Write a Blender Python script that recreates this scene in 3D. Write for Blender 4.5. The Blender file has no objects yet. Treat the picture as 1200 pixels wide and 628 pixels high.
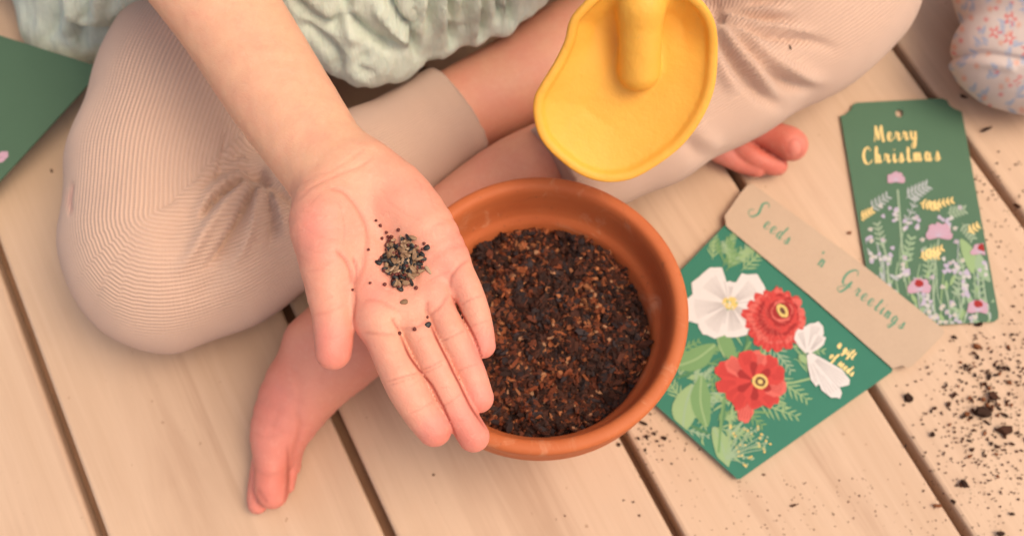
import bpy, math, random
import numpy as np
from mathutils import Vector, Matrix
from mathutils.bvhtree import BVHTree
random.seed(7); rng = np.random.default_rng(7)
scene = bpy.context.scene
COL = scene.collection

# ---------------------------------------------------------------- camera model (metres, deck top at z = 0)
F, HOR, CH = 1400.0, 3328.0, 0.653
TH = math.atan(F / HOR); cT, sT = math.cos(TH), math.sin(TH)

def W(px, py, z=0.0):
    x, y = px - 600.0, py - 314.0
    d = np.array([x, -y * cT + F * sT, -y * sT - F * cT])
    return np.array([0, 0, CH]) + d * ((CH - z) / -d[2])

def mpp(py, z):                       # metres per photo pixel at that height
    return (CH - z) / ((py - 314.0) * sT + F * cT)

def PX(v):                            # world (N,3) -> photo pixels (N,2)
    v = np.asarray(v, float)
    X, Y, Z = v[:, 0], v[:, 1], v[:, 2] - CH
    dep = Y * sT - Z * cT
    up = Y * cT + Z * sT
    return np.stack([600 + F * X / dep, 314 - F * up / dep], 1)

# ---------------------------------------------------------------- object helpers
def tag(o, label=None, cat=None, group=None, kind=None):
    if label: o['label'] = label
    if cat: o['category'] = cat
    if group: o['group'] = group
    if kind: o['kind'] = kind
    return o

def mesh_obj(name, verts, faces, mats, parent=None, smooth=True, midx=None):
    me = bpy.data.meshes.new(name)
    me.from_pydata([tuple(map(float, v)) for v in verts], [], [tuple(int(i) for i in f) for f in faces])
    if not isinstance(mats, (list, tuple)): mats = [mats]
    for m in mats: me.materials.append(m)
    if midx is not None: me.polygons.foreach_set('material_index', np.array(midx, dtype=np.int32))
    if smooth: me.polygons.foreach_set('use_smooth', [True] * len(me.polygons))
    me.update()
    o = bpy.data.objects.new(name, me); COL.objects.link(o)
    if parent is not None: o.parent = parent
    return o

def fattr(o, name, vals):
    a = o.data.attributes.new(name, 'FLOAT', 'POINT'); a.data.foreach_set('value', np.asarray(vals, dtype=np.float32))

def cattr(o, name, rgb):
    a = o.data.attributes.new(name, 'FLOAT_COLOR', 'POINT')
    c = np.ones((len(rgb), 4), np.float32); c[:, :3] = rgb
    a.data.foreach_set('color', c.ravel())

# ---------------------------------------------------------------- materials
class NT:
    def __init__(s, name):
        s.m = bpy.data.materials.new(name); s.m.use_nodes = True
        s.t = s.m.node_tree; s.b = s.t.nodes['Principled BSDF']
    def n(s, typ, **kw):
        nd = s.t.nodes.new(typ)
        for k, v in kw.items():
            if k in nd.inputs.keys() if isinstance(k, str) else False: nd.inputs[k].default_value = v
            else: setattr(nd, k, v)
        return nd
    def l(s, a, b): s.t.links.new(a, b)
    def math(s, op, a, b=None, c=None):
        nd = s.t.nodes.new('ShaderNodeMath'); nd.operation = op
        for i, v in enumerate((a, b, c)):
            if v is None: continue
            if isinstance(v, (int, float)): nd.inputs[i].default_value = v
            else: s.l(v, nd.inputs[i])
        return nd.outputs[0]
    def ramp(s, fac, stops):
        nd = s.t.nodes.new('ShaderNodeValToRGB'); e = nd.color_ramp.elements
        while len(e) < len(stops): e.new(0.5)
        for i, (p, c) in enumerate(stops):
            e[i].position = p; e[i].color = (*c, 1) if len(c) == 3 else c
        s.l(fac, nd.inputs[0]); return nd.outputs[0]
    def noise(s, scale, detail=4, rough=.5, vec=None, dist=0):
        nd = s.t.nodes.new('ShaderNodeTexNoise'); nd.inputs['Scale'].default_value = scale
        nd.inputs['Detail'].default_value = detail; nd.inputs['Roughness'].default_value = rough
        nd.inputs['Distortion'].default_value = dist
        if vec is not None: s.l(vec, nd.inputs['Vector'])
        return nd.outputs['Fac']
    def obj(s, scale=None):
        tc = s.t.nodes.new('ShaderNodeTexCoord'); v = tc.outputs['Object']
        if scale:
            mp = s.t.nodes.new('ShaderNodeMapping'); mp.inputs['Scale'].default_value = scale
            s.l(v, mp.inputs['Vector']); v = mp.outputs[0]
        return v
    def mix(s, fac, a, b, mode='MIX'):
        nd = s.t.nodes.new('ShaderNodeMix'); nd.data_type = 'RGBA'; nd.blend_type = mode
        for sock, v in ((nd.inputs[0], fac), (nd.inputs[6], a), (nd.inputs[7], b)):
            if isinstance(v, (int, float)): sock.default_value = v
            elif isinstance(v, tuple): sock.default_value = (*v, 1)
            else: s.l(v, sock)
        return nd.outputs[2]
    def attr(s, name):
        nd = s.t.nodes.new('ShaderNodeAttribute'); nd.attribute_name = name; return nd
    def bump(s, h, dist, strength=1.0, prev=None):
        nd = s.t.nodes.new('ShaderNodeBump'); nd.inputs['Distance'].default_value = dist
        nd.inputs['Strength'].default_value = strength
        s.l(h, nd.inputs['Height'])
        if prev is not None: s.l(prev, nd.inputs['Normal'])
        return nd.outputs[0]
    def col(s, c): s.l(c, s.b.inputs['Base Color']) if not isinstance(c, tuple) else setattr(s.b.inputs['Base Color'], 'default_value', (*c, 1))
    def set(s, **kw):
        for k, v in kw.items(): s.b.inputs[k.replace('_', ' ')].default_value = v
        return s

def paper(name, c, rough=.75, var=.10, scale=900):
    k = NT(name); n = k.noise(scale, 3, .6, k.obj())
    n2 = k.noise(60, 3, .5, k.obj())
    d = tuple(x * (1 - var) for x in c); h = tuple(min(1, x * (1 + var)) for x in c)
    k.col(k.mix(k.math('MULTIPLY', k.math('ADD', n, n2), .5), d, h)); k.set(Roughness=rough)
    k.b.inputs['Specular IOR Level'].default_value = .3
    k.l(k.bump(n, .0001, .5), k.b.inputs['Normal']); return k.m

# skin: colour attribute 'tint' 0 = forearm tone, 1 = pink palm / toes
k = NT('skin')
t = k.attr('tint').outputs['Fac']
n = k.noise(90, 4, .6, k.obj()); n2 = k.noise(420, 3, .6, k.obj())
base = k.mix(t, (.74, .41, .265), (.75, .265, .208))
deep = k.math('SUBTRACT', t, 1.0)
base = k.mix(k.n('ShaderNodeClamp').outputs[0], base, base) if False else k.mix(k.ramp(k.math('MULTIPLY', deep, 1.0), [(0, (0, 0, 0)), (1, (1, 1, 1))]), base, (.58, .135, .095))
base = k.mix(k.math('MULTIPLY', k.math('SUBTRACT', n, .35), .75), base, (.72, .27, .20))
n5 = k.noise(260, 5, .7, k.obj(), .6)
base = k.mix(k.math('MULTIPLY', k.ramp(n5, [(.5, (0, 0, 0)), (.7, (1, 1, 1))]), .22), base, (.66, .24, .175))
base = k.mix(k.math('MULTIPLY', k.ramp(n5, [(.30, (1, 1, 1)), (.46, (0, 0, 0))]), .16), base, (.82, .50, .38))
base = k.mix(k.attr('crease').outputs['Fac'], base, (.36, .07, .05))  # redder skin creases, plus painted shade between fingers and toes
base = k.mix(k.math('MULTIPLY', k.attr('nail').outputs['Fac'], .12), base, (.78, .42, .36))
k.col(base); k.set(Roughness=.5); k.b.inputs['Specular IOR Level'].default_value = .35
k.b.inputs['Subsurface Weight'].default_value = .22; k.b.inputs['Subsurface Radius'].default_value = (1, .35, .2)
k.b.inputs['Subsurface Scale'].default_value = .003
vo = k.n('ShaderNodeTexVoronoi'); vo.inputs['Scale'].default_value = 1100; k.l(k.obj(), vo.inputs['Vector'])
ve = k.n('ShaderNodeTexVoronoi'); ve.feature = 'DISTANCE_TO_EDGE'; ve.inputs['Scale'].default_value = 330; k.l(k.obj((1, 1.5, 1)), ve.inputs['Vector'])
vb = k.ramp(ve.outputs['Distance'], [(0, (0, 0, 0)), (.10, (1, 1, 1))])
b1 = k.bump(vb, .00010, .35, k.bump(vo.outputs['Distance'], .00016, .4)); b2 = k.bump(n5, .0005, .4, b1)
k.l(b2, k.b.inputs['Normal']); SKIN = k.m

# ribbed knit
def knit(name, c1, c2, ribs=142):
    k = NT(name)
    a = k.attr('rib').outputs['Fac']
    w = k.math('SINE', k.math('MULTIPLY', a, ribs))
    w01 = k.math('MULTIPLY_ADD', w, .5, .5)
    n = k.noise(1400, 2, .6, k.obj()); nb = k.noise(40, 3, .5, k.obj())
    al = k.math('SINE', k.math('MULTIPLY', k.attr('along').outputs['Fac'], 4200))
    base = k.mix(w01, c2, c1)
    base = k.mix(k.math('MULTIPLY', k.math('SUBTRACT', nb, .4), .35), base, tuple(x * .8 for x in c1))
    base = k.mix(k.math('MULTIPLY', n, .22), base, tuple(min(1, x * 1.25) for x in c1))
    base = k.mix(k.attr('tear').outputs['Fac'], base, (.60, .24, .2))
    k.col(base); k.set(Roughness=.9); k.b.inputs['Specular IOR Level'].default_value = .15
    k.b.inputs['Sheen Weight'].default_value = .25; k.b.inputs['Sheen Roughness'].default_value = .5
    h = k.math('ADD', k.math('ADD', w01, k.math('MULTIPLY', al, .05)), k.math('MULTIPLY', n, .5))
    k.l(k.bump(h, .0006, .8), k.b.inputs['Normal']); return k.m
KNIT = knit('ribbed_knit', (.635, .43, .335), (.55, .358, .27))

k = NT('muslin')
n = k.noise(170, 6, .65, k.obj(), .6); n2 = k.noise(1600, 2, .6, k.obj())
nl = k.noise(14, 3, .5, k.obj())
n = k.math('MULTIPLY_ADD', k.noise(70, 5, .6, k.obj((5, 1, 1)), .8), .6, k.math('MULTIPLY', n, .4))
base = k.mix(k.ramp(n, [(.35, (0, 0, 0)), (.65, (1, 1, 1))]), (.53, .60, .505), (.65, .70, .60)); base = k.mix(k.math('MULTIPLY', nl, .35), base, (.52, .52, .44))
k.col(base)
k.set(Roughness=.95); k.b.inputs['Specular IOR Level'].default_value = .1
k.b.inputs['Subsurface Weight'].default_value = .1; k.b.inputs['Subsurface Scale'].default_value = .004
k.l(k.bump(n2, .0003, .6, k.bump(n, .0028, .8)), k.b.inputs['Normal']); MUSLIN = k.m

k = NT('terracotta')
n = k.noise(45, 5, .6, k.obj()); n2 = k.noise(900, 3, .6, k.obj()); n3 = k.noise(12, 3, .5, k.obj((1, 1, 14)))
base = k.mix(n, (.47, .105, .032), (.61, .180, .064)); base = k.mix(k.math('MULTIPLY', n3, .5), base, (.42, .085, .024))
sp = k.ramp(k.noise(260, 2, .5, k.obj()), [(.70, (0, 0, 0)), (.76, (1, 1, 1))])
base = k.mix(k.math('MULTIPLY', sp, .45), base, (.26, .07, .03))
sm_ = k.ramp(k.noise(55, 6, .75, k.obj(), .5), [(.62, (0, 0, 0)), (.70, (1, 1, 1))])
base = k.mix(k.math('MULTIPLY', sm_, .55), base, (.13, .05, .025))
mm_ = k.ramp(k.noise(34, 6, .7, k.obj(), 1.5), [(.56, (0, 0, 0)), (.72, (1, 1, 1))])
base = k.mix(k.math('MULTIPLY', mm_, .55), base, (.66, .34, .20))
k.col(base); k.set(Roughness=.62); k.b.inputs['Specular IOR Level'].default_value = .35
k.l(k.bump(n2, .0002, .5, k.bump(n3, .0010, .5)), k.b.inputs['Normal']); TERRA = k.m

k = NT('yellow_plastic')
n = k.noise(30, 5, .6, k.obj()); n2 = k.noise(300, 4, .6, k.obj())
base = k.mix(n, (.80, .375, .045), (.84, .43, .075))
sc = k.ramp(k.noise(70, 6, .75, k.obj((1, .25, 1)), 1.2), [(.60, (0, 0, 0)), (.74, (1, 1, 1))])
base = k.mix(k.math('MULTIPLY', sc, .42), base, (.55, .33, .10))
dk = k.ramp(k.noise(420, 2, .5, k.obj()), [(.74, (0, 0, 0)), (.78, (1, 1, 1))])
k.col(base); k.l(k.math('MULTIPLY_ADD', n2, .25, .48), k.b.inputs['Roughness'])
k.b.inputs['Subsurface Weight'].default_value = .12; k.b.inputs['Subsurface Scale'].default_value = .004
k.l(k.bump(n2, .0006, .5, k.bump(n, .003, .4)), k.b.inputs['Normal']); YELLOW = k.m

k = NT('deck_wood')
v = k.obj(); sep = k.n('ShaderNodeSeparateXYZ'); k.l(v, sep.inputs[0])
bid = k.math('FLOOR', k.math('DIVIDE', sep.outputs[1], .14))
wn = k.n('ShaderNodeTexWhiteNoise', noise_dimensions='1D'); k.l(bid, wn.inputs['W'])
cmb = k.n('ShaderNodeCombineXYZ')
k.l(k.math('ADD', k.math('MULTIPLY', sep.outputs[0], 1.6), k.math('MULTIPLY', wn.outputs['Value'], 37)), cmb.inputs[0])
k.l(k.math('MULTIPLY', sep.outputs[1], 26), cmb.inputs[1]); k.l(k.math('MULTIPLY', wn.outputs['Value'], 9), cmb.inputs[2])
g = k.noise(1.0, 5, .62, cmb.outputs[0], .8)
cm2 = k.n('ShaderNodeCombineXYZ'); k.l(k.math('MULTIPLY', sep.outputs[0], 12), cm2.inputs[0]); k.l(k.math('MULTIPLY', sep.outputs[1], 340), cm2.inputs[1]); k.l(bid, cm2.inputs[2])
gf = k.noise(1.0, 4, .6, cm2.outputs[0])
blot = k.noise(9, 4, .55, v)
base = k.ramp(g, [(.26, (.40, .245, .16)), (.40, (.53, .355, .25)), (.50, (.61, .425, .305)), (.60, (.56, .38, .265)), (.72, (.66, .47, .345))])
base = k.mix(k.math('MULTIPLY', gf, .34), base, (.47, .31, .21))
base = k.mix(k.math('MULTIPLY', k.ramp(blot, [(.42, (0, 0, 0)), (.68, (1, 1, 1))]), .40), base, (.69, .49, .345))
base = k.mix(k.math('MULTIPLY', wn.outputs['Value'], .16), base, (.56, .37, .25))
spk = k.ramp(k.noise(210, 2, .5, v), [(.735, (0, 0, 0)), (.76, (1, 1, 1))])
base = k.mix(k.math('MULTIPLY', spk, .5), base, (.24, .12, .06))
k.col(base); k.set(Roughness=.62); k.b.inputs['Specular IOR Level'].default_value = .3
k.l(k.bump(gf, .0005, .5, k.bump(g, .0012, .4)), k.b.inputs['Normal']); WOOD = k.m

def simple(name, c, rough=.7, var=.15, sc=200, spec=.3, bump=.0):
    k = NT(name); n = k.noise(sc, 3, .6, k.obj())
    k.col(k.mix(n, tuple(x * (1 - var) for x in c), tuple(min(1, x * (1 + var)) for x in c))); k.set(Roughness=rough)
    k.b.inputs['Specular IOR Level'].default_value = spec
    if bump: k.l(k.bump(n, bump, .6), k.b.inputs['Normal'])
    return k.m
def vcol(name, rough=.8, spec=.2, var=.0):
    k = NT(name); a = k.attr('col').outputs['Color']
    n = k.noise(2500, 2, .6, k.obj())
    k.col(k.mix(k.math('MULTIPLY', n, .35), a, (.03, .015, .01)) if var else a); k.set(Roughness=rough)
    k.b.inputs['Specular IOR Level'].default_value = spec; return k.m

# ---------------------------------------------------------------- implicit surfaces -> mesh (surface nets)
def nrm_(q): return np.sqrt(q[:, 0] * q[:, 0] + q[:, 1] * q[:, 1] + q[:, 2] * q[:, 2])
def sd_cone(p, a, b, r1, r2, flat=None):
    a = np.asarray(a, np.float32); b = np.asarray(b, np.float32)
    ba = b - a; pa = p - a
    h = np.clip(pa @ ba / max(float(ba @ ba), 1e-12), 0, 1)
    q = pa - h[:, None] * ba
    if flat is not None:
        nrm, s = flat; nrm = np.asarray(nrm, np.float32)
        c = q @ nrm
        q = q + (c * (1 / s - 1))[:, None] * nrm
        return (nrm_(q) - (r1 + (r2 - r1) * h)) * s
    return nrm_(q) - (r1 + (r2 - r1) * h)
def sd_ell(p, c, r):
    q = p - np.asarray(c, np.float32); r = np.asarray(r, np.float32)
    k0 = nrm_(q / r); k1 = nrm_(q / (r * r))
    return k0 * (k0 - 1) / np.maximum(k1, 1e-9)
def smin(a, b, k):
    h = np.clip(.5 + .5 * (b - a) / k, 0, 1)
    return b + (a - b) * h - k * h * (1 - h)
def chain(p, pts, k=None, flat=None):
    d = None; lo_, hi_ = np.array([p[:, i].min() for i in range(3)]), np.array([p[:, i].max() for i in range(3)]); far = 1e9
    for (a, ra), (b, rb) in zip(pts[:-1], pts[1:]):
        rm = max(ra, rb); gap_ = np.maximum(np.maximum(np.minimum(a, b) - rm - hi_, lo_ - np.maximum(a, b) - rm), 0); lb = float(np.sqrt((gap_ ** 2).sum()))
        if lb > .04: far = min(far, lb); continue
        e = sd_cone(p, a, b, ra, rb, flat)
        d = e if d is None else (np.minimum(d, e) if k is None else smin(d, e, k))
    return d if d is not None else np.full(len(p), far, np.float32)

def tube(p, pts, n=4, flat=None):      # smooth tapered tube through the given centres
    c = smooth_curve([q for q, r in pts], n) if len(pts) > 2 else np.array([q for q, r in pts])
    r = smooth_curve([np.array([r]) for q, r in pts], n)[:, 0] if len(pts) > 2 else np.array([r for q, r in pts])
    return chain(p, [(c[i], float(r[i])) for i in range(len(c))], None, flat)

def polygonise(sdf_in, lo, hi, h, newton=2):
    sdf = sdf_in
    lo = np.asarray(lo, float); hi = np.asarray(hi, float)
    B = 8
    nb = np.ceil((hi - lo) / (h * B)).astype(int); n = nb * B + 1
    # coarse pass
    ci = np.stack(np.meshgrid(*[np.arange(x) for x in nb], indexing='ij'), -1).reshape(-1, 3)
    cc = (lo + (ci + .5) * B * h).astype(np.float32)
    dc = np.concatenate([sdf(c) for c in np.array_split(cc, max(1, len(cc) // 200000))])
    act = np.abs(dc) < B * h * .5 * 1.7321 * 1.35
    G = np.ones(tuple(n), np.float32)
    neg = ci[(~act) & (dc < 0)]
    for i, j, l in neg: G[i * B:i * B + B + 1, j * B:j * B + B + 1, l * B:l * B + B + 1] = -1
    loc = np.stack(np.meshgrid(*[np.arange(B + 1)] * 3, indexing='ij'), -1).reshape(-1, 3)
    ai = ci[act]
    for c in np.array_split(ai, max(1, len(ai) // 60)):
        if len(c) == 0: continue
        g = (c[:, None, :] * B + loc[None]).reshape(-1, 3)
        d = sdf((lo + g * h).astype(np.float32))
        G[g[:, 0], g[:, 1], g[:, 2]] = d
    G[0] = G[-1] = 1; G[:, 0] = G[:, -1] = 1; G[:, :, 0] = G[:, :, -1] = 1
    S = G < 0
    c8 = np.zeros(tuple(n - 1), np.uint8)
    nx, ny, nz = n - 1
    for dx in (0, 1):
        for dy in (0, 1):
            for dz in (0, 1): c8 += S[dx:dx + nx, dy:dy + ny, dz:dz + nz]
    cell = np.argwhere((c8 > 0) & (c8 < 8))
    idx = -np.ones(tuple(n - 1), np.int32); idx[cell[:, 0], cell[:, 1], cell[:, 2]] = np.arange(len(cell))
    V = np.zeros((len(cell), 3)); cnt = np.zeros(len(cell))
    cor = [(a, b, c) for a in (0, 1) for b in (0, 1) for c in (0, 1)]
    for a in cor:
        for ax in range(3):
            if a[ax]: continue
            b = list(a); b[ax] = 1
            ga = G[cell[:, 0] + a[0], cell[:, 1] + a[1], cell[:, 2] + a[2]]; gb = G[cell[:, 0] + b[0], cell[:, 1] + b[1], cell[:, 2] + b[2]]
            m = (ga < 0) != (gb < 0); t = ga[m] / (ga[m] - gb[m])
            pt = cell[m] + np.array(a, float); pt[:, ax] += t
            V[m] += pt; cnt[m] += 1
    V = lo + V / cnt[:, None] * h
    F_ = []
    for ax in range(3):
        sl0 = [slice(None)] * 3; sl1 = [slice(None)] * 3; sl0[ax] = slice(0, -1); sl1[ax] = slice(1, None)
        e = np.argwhere(S[tuple(sl0)] != S[tuple(sl1)])
        u, v = [i for i in range(3) if i != ax]
        ok = (e[:, u] > 0) & (e[:, v] > 0) & (e[:, u] < n[u] - 1) & (e[:, v] < n[v] - 1); e = e[ok]
        s = S[e[:, 0], e[:, 1], e[:, 2]]
        q = []
        for (du, dv) in ((-1, -1), (0, -1), (0, 0), (-1, 0)):
            g = e.copy(); g[:, u] += du; g[:, v] += dv
            q.append(idx[g[:, 0], g[:, 1], g[:, 2]])
        q = np.stack(q, 1)
        if ax == 1: s = ~s
        q[~s] = q[~s][:, ::-1]
        F_.append(q)
    Fc = np.concatenate(F_); Fc = Fc[(Fc >= 0).all(1)]
    sdf = lambda q: np.concatenate([sdf_in(c) for c in np.array_split(q, max(1, len(q) // 12000))])
    for _ in range(newton):
        e = h * .25; d = sdf(V.astype(np.float32))
        g = np.stack([(sdf((V + np.eye(3)[i] * e).astype(np.float32)) - sdf((V - np.eye(3)[i] * e).astype(np.float32))) / (2 * e) for i in range(3)], 1)
        gn = np.maximum((g ** 2).sum(1), .04)
        st = np.clip(d / gn, -h * .6, h * .6)
        V = V - g * st[:, None]
    return V, Fc

def vnormals(V, Fc):
    a, b, c, d = [V[Fc[:, i]] for i in range(4)]
    fn = np.cross(c - a, d - b); N = np.zeros_like(V)
    for i in range(4): np.add.at(N, Fc[:, i], fn)
    return N / np.maximum(np.linalg.norm(N, axis=1), 1e-12)[:, None]

def pl_dist(P, pts):                  # pixel distance to a polyline and parameter 0..1 along it
    best = np.full(len(P), 1e9); par = np.zeros(len(P)); pts = np.asarray(pts, float)
    L = np.r_[0, np.cumsum(np.linalg.norm(np.diff(pts, axis=0), axis=1))]
    for i in range(len(pts) - 1):
        a, b = pts[i], pts[i + 1]; ba = b - a
        h = np.clip((P - a) @ ba / (ba @ ba), 0, 1)
        d = np.linalg.norm(P - a - h[:, None] * ba, axis=1); m = d < best
        best[m] = d[m]; par[m] = ((L[i] + h * (L[i + 1] - L[i])) / L[-1])[m]
    return best, par

def smooth_curve(pts, n=8):
    pts = [np.asarray(p, float) for p in pts]; P = [2 * pts[0] - pts[1]] + pts + [2 * pts[-1] - pts[-2]]; out = []
    for i in range(1, len(P) - 2):
        for j in range(n):
            t = j / n
            out.append(.5 * (2 * P[i] + (P[i + 1] - P[i - 1]) * t + (2 * P[i - 1] - 5 * P[i] + 4 * P[i + 1] - P[i + 2]) * t * t + (3 * P[i] - P[i - 1] - 3 * P[i + 1] + P[i + 2]) * t ** 3))
    out.append(pts[-1]); return np.array(out)

def vnoise(P, scale, seed=0, octs=3):  # cheap smooth value noise from sines
    r = np.random.default_rng(seed); out = np.zeros(len(P)); a = 1; tot = 0
    for o in range(octs):
        for _ in range(4):
            kv = r.normal(size=3); kv *= scale * (2 ** o) / np.linalg.norm(kv)
            out += a * np.sin(P @ kv * 6.283 + r.uniform(0, 6.28)); tot += a * .7
        a *= .5
    return out / tot

def spec(lst):                         # [(px,py,z,rpx)] -> [(point, radius)]
    return [(W(x, y, z), r * mpp(y, z)) for x, y, z, r in lst]

# ================================================================ DECK
ang = math.atan2(3610.0, -1810.0)      # board direction on the ground
dirb = np.array([math.cos(ang), math.sin(ang)]); perp = np.array([-dirb[1], dirb[0]]) * -1
gap4 = W(1135, 628, 0)[:2]
pitch = .14; gapw = .0056
def build_deck():
    V, Fc = [], []
    prof = [(-1, -.022), (-1, -.0016), (-.9985, -.0006), (-.995, 0), (.995, 0), (.9985, -.0006), (1, -.0016), (1, -.022)]
    hw = (pitch - gapw) / 2
    for b in range(-16, 17):
        c = (b + .5) * pitch; ofs = random.uniform(-.0006, .0006)
        prof = [(-hw, -.016), (-hw, -.0022), (-hw + .0007, -.0007), (-hw + .0022, 0)]
        prof += [(-x, z) for x, z in prof[::-1]]
        i0 = len(V)
        for xx in (-3.2, 3.2):
            for (y, z) in prof: V.append((xx, c + y, z + ofs - .0003))
        n = len(prof)
        for j in range(n - 1): Fc.append((i0 + j, i0 + n + j, i0 + n + j + 1, i0 + j + 1))
        Fc.append((i0 + n - 1, i0 + 2 * n - 1, i0 + n, i0))
        Fc.append(tuple(range(i0, i0 + n))); Fc.append(tuple(range(i0 + 2 * n - 1, i0 + n - 1, -1)))
    o = mesh_obj('deck', V, Fc, WOOD, smooth=False)
    o.location = (gap4[0], gap4[1], 0)
    o.rotation_euler = (0, 0, ang)
    tag(o, kind='structure')
    return o
deck = build_deck()
g_ = mesh_obj('ground', [(-40, -40, -.13), (40, -40, -.13), (40, 40, -.13), (-40, 40, -.13)], [(0, 1, 2, 3)], simple('earth', (.12, .075, .045), .95, .4, 6), smooth=False)
tag(g_, kind='structure')
sf = mesh_obj('gap_backing', [(-3.1, -2.1, -.0185), (3.1, -2.1, -.0185), (3.1, 2.2, -.0185), (-3.1, 2.2, -.0185), (-3.1, -2.1, -.0230), (3.1, -2.1, -.0230), (3.1, 2.2, -.0230), (-3.1, 2.2, -.0230)],
    [(0, 1, 2, 3), (7, 6, 5, 4), (0, 4, 5, 1), (1, 5, 6, 2), (2, 6, 7, 3), (3, 7, 4, 0)], simple('gap_brown', (.36, .19, .11), .8, .3, 40), smooth=False)
sf.location = deck.location; sf.rotation_euler = deck.rotation_euler; tag(sf, kind='structure')  # brown sheet added under the boards so the gaps look less black
V, Fc = [], []
for i in range(7):                     # joists under the boards
    x = -2.7 + i * .9 + .21
    for (a, b, c) in [(0, -2.4, -.12), (.045, -2.4, -.12), (.045, 2.4, -.12), (0, 2.4, -.12), (0, -2.4, -.0235), (.045, -2.4, -.0235), (.045, 2.4, -.0235), (0, 2.4, -.0235)]: V.append((x + a, b, c))
    o8 = i * 8
    Fc += [tuple(o8 + q for q in f) for f in ((3, 2, 1, 0), (4, 5, 6, 7), (0, 1, 5, 4), (1, 2, 6, 5), (2, 3, 7, 6), (3, 0, 4, 7))]
j_ = mesh_obj('deck_joists', V, Fc, simple('joist_wood', (.16, .10, .06), .8, .3, 30), smooth=False)
j_.location = deck.location; j_.rotation_euler = deck.rotation_euler; tag(j_, kind='structure')

# ================================================================ PERSON
upv = np.array([0, 0, 1.0])
# ---- right forearm and hand (palm up)
def hz(l): return spec(l)
ARM = hz([(60, -330, .215, 86), (150, -150, .20, 74), (262, 10, .186, 64), (325, 108, .182, 61), (392, 207, .184, 54)])
META = [hz([(402, 215, .187, 40), (425, 300, .185, 34), (446, 374, .186, 30)]),
        hz([(412, 215, .186, 40), (445, 290, .180, 32), (478, 360, .184, 28)]),
        hz([(425, 213, .186, 40), (470, 280, .180, 32), (506, 342, .184, 27)]),
        hz([(430, 210, .187, 40), (458, 228, .187, 43), (494, 268, .187, 39), (521, 303, .186, 28)])]
THUMB_B = hz([(398, 228, .189, 37), (382, 258, .1915, 43), (385, 306, .191, 33)])
THUMB = hz([(384, 300, .192, 31), (386, 338, .189, 28), (390, 368, .186, 24.5), (391, 398, .183, 23), (390.5, 412, .182, 21.5)])
FING = [hz([(440, 372, .186, 24), (450, 398, .187, 21.5), (474, 449, .184, 23.5), (494, 483, .179, 22), (509, 503, .176, 20.5)]),
        hz([(476, 355, .184, 20), (487, 384, .186, 19), (509, 428, .184, 18.8), (532, 473, .178, 18.8), (555, 511, .172, 18.8)]),
        hz([(503, 335, .184, 19), (515, 362, .185, 18.5), (532, 397, .184, 18.8), (549, 432, .179, 18.6), (561, 466, .175, 17.8)]),
        hz([(522, 295, .186, 20), (536, 318, .187, 19), (553, 352, .186, 17), (562, 382, .183, 15.8), (566, 405, .180, 15)])]
def sdf_arm(p):
    d = tube(p, ARM, 4, (upv, .84))
    m = None
    for c in META:
        e = tube(p, c, 3, (upv, .92)); m = e if m is None else smin(m, e, .006)
    d = smin(d, m, .012)
    d = smin(d, tube(p, THUMB_B, 4), .007)
    th = tube(p, THUMB, 4)
    out = smin(d, th, .0035)
    for f in FING:
        out = np.minimum(out, smin(d, tube(p, f, 4), .0036))
    return out
allp = np.array([q for c in [ARM] + META + FING + [THUMB] for q, r in c])
Va, Fa = polygonise(sdf_arm, allp.min(0) - .04, allp.max(0) + .04, .00085, 1)

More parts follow.
